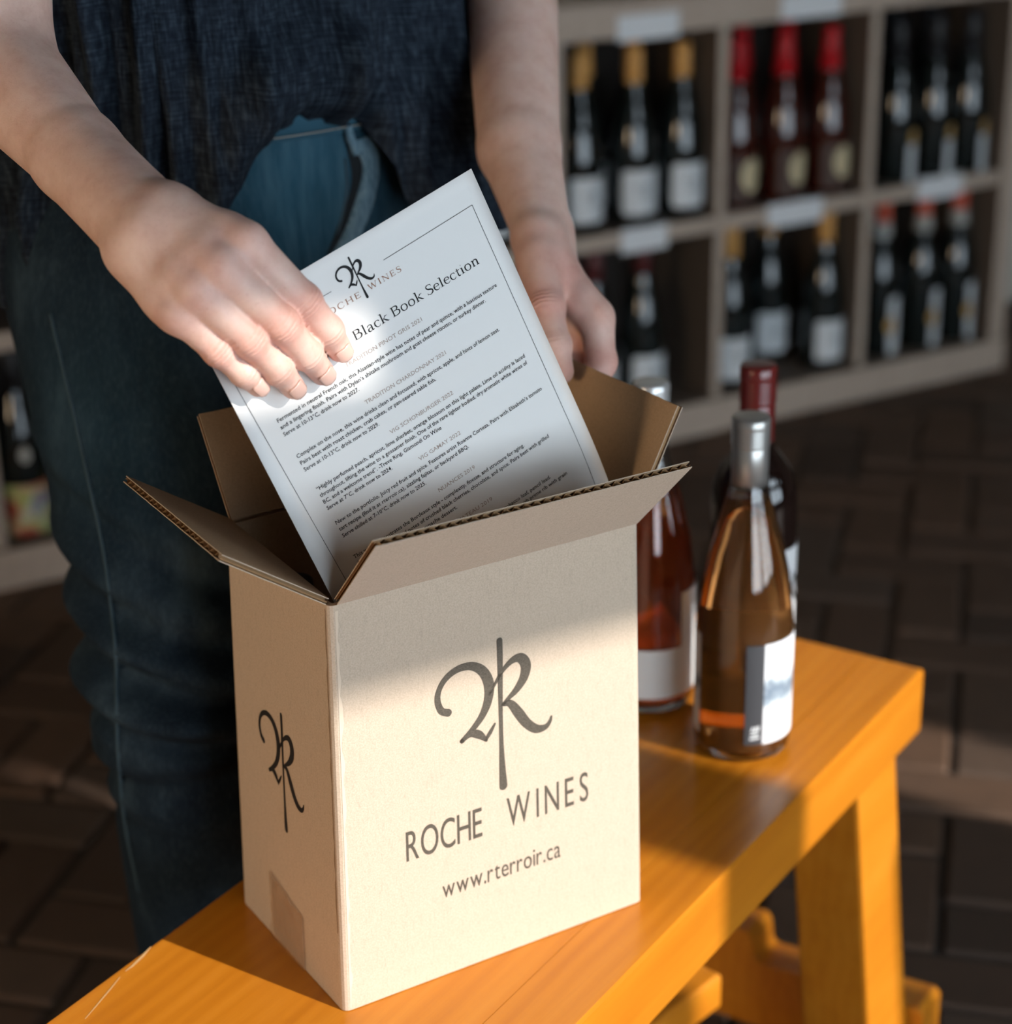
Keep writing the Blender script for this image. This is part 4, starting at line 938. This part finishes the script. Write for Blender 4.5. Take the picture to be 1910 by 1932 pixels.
def nail(ch, dorsal, wdt=44, back=.0065, fwd_=.0048):
    (p0, r0), (p1, r1) = ch[-2], ch[-1]; t = nrm(p1-p0); n_ = nrm(dorsal-t*(dorsal@t)); b_ = np.cross(t, n_); L_ = np.linalg.norm(p1-p0); vs, fs = [], []; NA, NS_ = 8, 8
    for i in range(NS_+1):
        s = -back+(back+fwd_)*i/NS_; f_ = (L_+s)/L_; r = r0+(r1*1.03-r0)*min(f_, 1)
        if s > 0: r = math.sqrt(max(r1**2-(s*.82)**2, 1e-8))*1.03
        e = i/NS_; w2 = wdt*(math.sqrt(1-max(0, (e-.72)/.28)**2*.75) if e > .72 else (1-.35*max(0, (.2-e)/.2)**2))
        c = p1+t*s
        for k in range(NA+1): a = math.radians(w2*(2*k/NA-1)); vs.append(c+(r+.00035)*(math.cos(a)*n_+math.sin(a)*b_)-PO)
    for i in range(NS_):
        for k in range(NA): q = i*(NA+1)+k; fs.append((q, q+1, q+NA+2, q+NA+1))
    o = mesh_obj('fingernail', vs, fs, NAIL, body_o, True)
    md = o.modifiers.new('thick', 'SOLIDIFY'); md.thickness = .0005; md.offset = 1
for nme in RH: nail(RH[nme], nrm(FD+np.array([0, 0, .25])))

# jeans
kneeR = at(352, 1290, 1.585); hipR = T3+rT*.102+fT*.01+Zv*.845; hipL = T3-rT*.085+Zv*.845; kneeL = T3-rT*.075+fT*.06+Zv*.50
ankR = np.array([kneeR[0]-.004, kneeR[1]+.10, .09]); ankL = np.array([kneeL[0]+.0, kneeL[1]+.06, .09])
G4 = Grid(np.array([-.58, 1.28, .03]), np.array([.16, 1.98, 1.04]), .0045)
WZ = .995
for a, b, r1, r2, k in ((T3+rT*.055+Zv*WZ, T3+rT*.085+Zv*.86, .106, .108, .04), (T3-rT*.055+Zv*WZ, T3-rT*.085+Zv*.86, .106, .108, .04), (T3+Zv*WZ, T3+Zv*.86, .108, .11, .04), (hipR, kneeR, .121, .070, .03), (kneeR, ankR, .072, .066, .03), (hipL, kneeL, .105, .071, .03), (kneeL, ankL, .070, .056, .03)): add_rc(G4, G4.D, a, b, r1, r2, k)
V4, F4 = surface_nets(G4.D, G4.lo, G4.h); V4 = lap(V4, F4, 2)
V4 = V4[:]; keep = V4[:, 2] < WZ+.004
Fk = F4[keep[F4].all(1)]
# cloth folds across the leg, strongest at the knee
for ka, kb, hp in ((kneeR, ankR, hipR), (kneeL, ankL, hipL)):
    ax = nrm(kb-hp); rel = V4-ka; s = rel@ax; q = rel-np.outer(s, ax); ang = np.arctan2(q@np.cross(ax, [1, 0, 0]), q@np.array([1, 0, 0.])); near = np.linalg.norm(q, axis=1) < .12
    A_k = (.0068*np.exp(-((s-.0)/.085)**2)+.0016)*(.55+.45*np.sin(ang+.8))
    ph = s*95+np.sin(ang*1.0+.6)*2.6+np.array([noise.noise(Vector(p*9)) for p in V4])*2.0
    lat = q[:, 0]; fold = np.zeros(len(V4))
    for s_k, sl, am, wd in ((-.115, .55, .004, .013), (-.062, .40, .005, .011), (-.022, .32, .0075, .010), (.022, .24, .0085, .010), (.060, -.15, .005, .012), (.12, .2, .003, .016)):
        am *= 1.5; fold += -am*np.exp(-((s-s_k-sl*lat)/wd)**2)+am*.8*np.exp(-((s-s_k-sl*lat+.022)/(wd*1.2))**2)
    dsp = .5*A_k*np.sin(ph)*near*np.clip((s+.36)/.1, 0, 1); V4 = V4+q/(np.linalg.norm(q, axis=1)[:, None]+1e-9)*(dsp+fold*near)[:, None]
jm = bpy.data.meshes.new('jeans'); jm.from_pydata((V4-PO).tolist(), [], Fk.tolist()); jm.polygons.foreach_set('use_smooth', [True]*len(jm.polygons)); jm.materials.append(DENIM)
bmj = bmesh.new(); bmj.from_mesh(jm); bmesh.ops.delete(bmj, geom=[v for v in bmj.verts if not v.link_faces], context='VERTS'); bmj.to_mesh(jm); bmj.free()
co = np.empty(len(jm.vertices)*3, np.float32); jm.vertices.foreach_get('co', co); co = co.reshape(-1, 3)+PO
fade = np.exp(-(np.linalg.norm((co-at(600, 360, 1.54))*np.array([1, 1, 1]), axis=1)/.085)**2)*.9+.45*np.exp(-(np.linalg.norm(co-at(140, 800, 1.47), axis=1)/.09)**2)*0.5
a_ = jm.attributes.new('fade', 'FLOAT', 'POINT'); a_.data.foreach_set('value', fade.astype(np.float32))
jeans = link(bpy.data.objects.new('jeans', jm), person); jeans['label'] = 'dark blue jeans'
bvh = BVHTree.FromPolygons([tuple(v) for v in V4], [tuple(f) for f in Fk])
def hit(px, py, off=.001):
    r = nrm(ray(px, py)); h = bvh.ray_cast(V(CAM), V(r)); 
    return (np.array(h[0])-r*off-PO) if h[0] else None
def seam(name, pix, r, m, parent, off=.0006, n_=6):
    C = catmull(pix, n_); pts = [hit(x, y, off) for x, y in C]; pts = [p for p in pts if p is not None]
    if len(pts) > 3: return tube(name, pts, r, m, parent, 6)
seam('side_seam', [(95, 590), (116, 680), (142, 790), (166, 900), (190, 1010), (206, 1110), (219, 1240), (222, 1400), (236, 1550), (262, 1680)], .0016, DENIM_SEAM, jeans)
def strip(name, L_, R_, m, parent, off=.004, rows=4, n_=6):
    A = catmull(L_, n_); Bq = catmull(R_, n_); vs, fs = [], []
    for a, b in zip(A, Bq):
        for k in range(rows+1):
            q = a+(b-a)*k/rows; p = hit(q[0], q[1], off*(1 if 0 < k < rows else .2)); vs.append(p if p is not None else (vs[-1] if vs else np.zeros(3)))
    for i in range(len(A)-1):
        for k in range(rows): q = i*(rows+1)+k; fs.append((q, q+1, q+rows+2, q+rows+1))
    return mesh_obj(name, vs, fs, m, parent, True)
strip('fly_placket', [(664, 268), (684, 312), (676, 360), (652, 430), (626, 482), (612, 520)], [(712, 250), (716, 320), (706, 380), (684, 440), (660, 490), (640, 520)], DENIM_L, jeans, .006)
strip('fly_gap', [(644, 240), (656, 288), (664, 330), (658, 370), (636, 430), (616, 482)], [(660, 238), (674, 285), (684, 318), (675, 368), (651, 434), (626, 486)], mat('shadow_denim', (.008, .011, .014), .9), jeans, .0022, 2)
seam('belt_loop', [(655, 238), (662, 262), (672, 290)], .004, DENIM_L, jeans, .005)
seam('inner_fly_seam', [(652, 300), (655, 360), (640, 430), (618, 500)], .0011, DENIM_SEAM, jeans)
# waistband: a raised band round the waist
def stadium(th, r_, half):
    c, s = math.cos(th), math.sin(th); return fT*(r_*c)+rT*(half*max(-1, min(1, s*1.8))+r_*s)
def band(name, z0, z1, off, m, parent, nseg=96):
    vs, fs = [], []
    for i in range(nseg):
        th = 2*math.pi*i/nseg
        for z, o_ in ((z0, off-.003), (z0, off), (z1, off), (z1, off-.003)): vs.append(stadium(th, .110+o_+.012*max(0, (.985-z)/.08), .055)+Zv*z)
    for i in range(nseg):
        j = (i+1) % nseg
        for k in range(3): fs.append((i*4+k, j*4+k, j*4+k+1, i*4+k+1))
    return mesh_obj(name, vs, fs, m, parent, True)
band('waistband', .9575, 1.0, .004, WAISTM, jeans); tube('waist_stitching', [stadium(2*math.pi*i/120, .110+.0062+.0042, .055)+Zv*.9615 for i in range(121)], .00045, STITCH, jeans, 5)
for k, a in (('R', ankR), ('L', ankL)):
    g = Grid(np.array([a[0]-.2, a[1]-.28, -.002]), np.array([a[0]+.2, a[1]+.2, .2]), .006)
    hd_ = a*np.array([1, 1, 0])
    for p, q, r1, r2 in ((hd_-fT*.02+Zv*.045, hd_+fT*.10+Zv*.038, .040, .042), (hd_+fT*.10+Zv*.038, hd_+fT*.175+Zv*.028, .042, .026), (hd_-fT*.01+Zv*.05, hd_+Zv*.11, .042, .040)): add_rc(g, g.D, p, q, r1, r2, .02)
    s, (X, Y, Zz) = g.sl(g.lo, g.lo+g.h*g.n, 0.); g.D[s] = np.maximum(g.D[s], (.0012-Zz)).astype(np.float32)
    v, f = surface_nets(g.D, g.lo, g.h); o = mesh_obj('shoe', v-PO, f, SHOE, person, True)

# shirt: loose gauze top, front of the hem tucked into the waistband
HEM = [(-180, .832), (-95, .828), (-76, .824), (-58, .842), (-44, .87), (-30, .905), (-26, .915), (-18, .955), (-14, .972), (-5, .970), (1, .965), (4, .968), (6, .965), (8, .935), (11, .89), (16, .868), (40, .862), (60, .86), (180, .832)]
TUCK = [(-180, 0), (-34, 0), (-26, .25), (-17, .9), (0, 1), (4, 1), (7, .5), (10, 0), (180, 0)]
def itp(tab, x): return float(np.interp(x, [q[0] for q in tab], [q[1] for q in tab]))
NPH, NV = 420, 170; vs, uvl, fs = [], [], []
ZT = 1.44
for i in range(NPH):
    ph = -180+360*i/NPH; pr = math.radians(ph); hz = itp(HEM, ph); tk_ = itp(TUCK, ph)
    hz += (1-tk_)*.006*math.sin(ph*.11)
    for j in range(NV+1):
        s = (j/NV)**1.5; z = hz+(ZT-hz)*s; dz = z-hz
        half = .055; rad = .135+.028*min(1, max(0, (z-1.05)/.25))
        rad += (1-tk_)*.014*math.exp(-dz/.06)
        rad += tk_*(.026*math.exp(-((dz-.045)/.035)**2)-.020*math.exp(-(dz/.012)**2))
        side = math.exp(-((ph-40)/26)**2); rad += .044*side*math.exp(-dz/.16)
        # folds: mostly vertical, gathered towards the tuck
        n1 = noise.noise(Vector((pr*5.0+dz*2.2*math.sin(pr), z*2.0, 1.3))); n2 = noise.noise(Vector((pr*11+z*3, z*4.5, 7.7))); n3 = noise.noise(Vector((pr*24, z*15, 2.1)))
        n4 = noise.noise(Vector((pr*7-z*14, z*3+pr*2, 5.5)))
        rg = 1-abs(noise.noise(Vector((pr*4.2-1.1*dz*math.copysign(1, ph-4), z*1.1, 9.1))))*2.2; rad += .016*n1+.010*n2+.020*max(rg, 0)**2-.006+.0022*n3+.009*n4*math.exp(-((dz-.06)/.09)**2)
        gather = math.exp(-((ph-2)/34)**2); rad += gather*.0045*math.sin(ph*1.05+n2*3.5)*math.exp(-dz/.13)
        sw = math.sin(pr); c = math.cos(pr)
        if z > 1.30:                                                    # shoulders close in
            q = (z-1.30)/(ZT-1.30); rad *= 1-.45*q**2; half = .055+.05*q
        p = fT*(rad*c*.95)-rT*(half*max(-1, min(1, sw*1.8))+rad*sw*1.02)+Zv*z
        vs.append(p); uvl.append((pr*.18, z))
for i in range(NPH):
    k2 = (i+1) % NPH
    for j in range(NV): fs.append((i*(NV+1)+j, k2*(NV+1)+j, k2*(NV+1)+j+1, i*(NV+1)+j+1))
shirt = mesh_obj('shirt', vs, fs, SHIRT, person, True); shirt['label'] = 'navy crinkled gauze shirt'
uvm = shirt.data.uv_layers.new(name='UVMap'); li = np.empty(len(shirt.data.loops), np.int32); shirt.data.loops.foreach_get('vertex_index', li)
uva = np.array(uvl, np.float32)[li]; uvm.data.foreach_set('uv', uva.ravel())
md = shirt.modifiers.new('cloth_thickness', 'SOLIDIFY'); md.thickness = .0014; md.offset = 1
for sh, el_, lab in ((sR, relb, 'R'), (sL, lel, 'L')):                   # short sleeves, ending above the elbow
    C = [sh+(el_-sh)*t for t in np.linspace(-.12, .79, 14)]; tube('sleeve', [c-PO for c in C], [.080-.0016*i+.003*math.sin(i*1.7) for i in range(14)], SHIRT, shirt, 24)
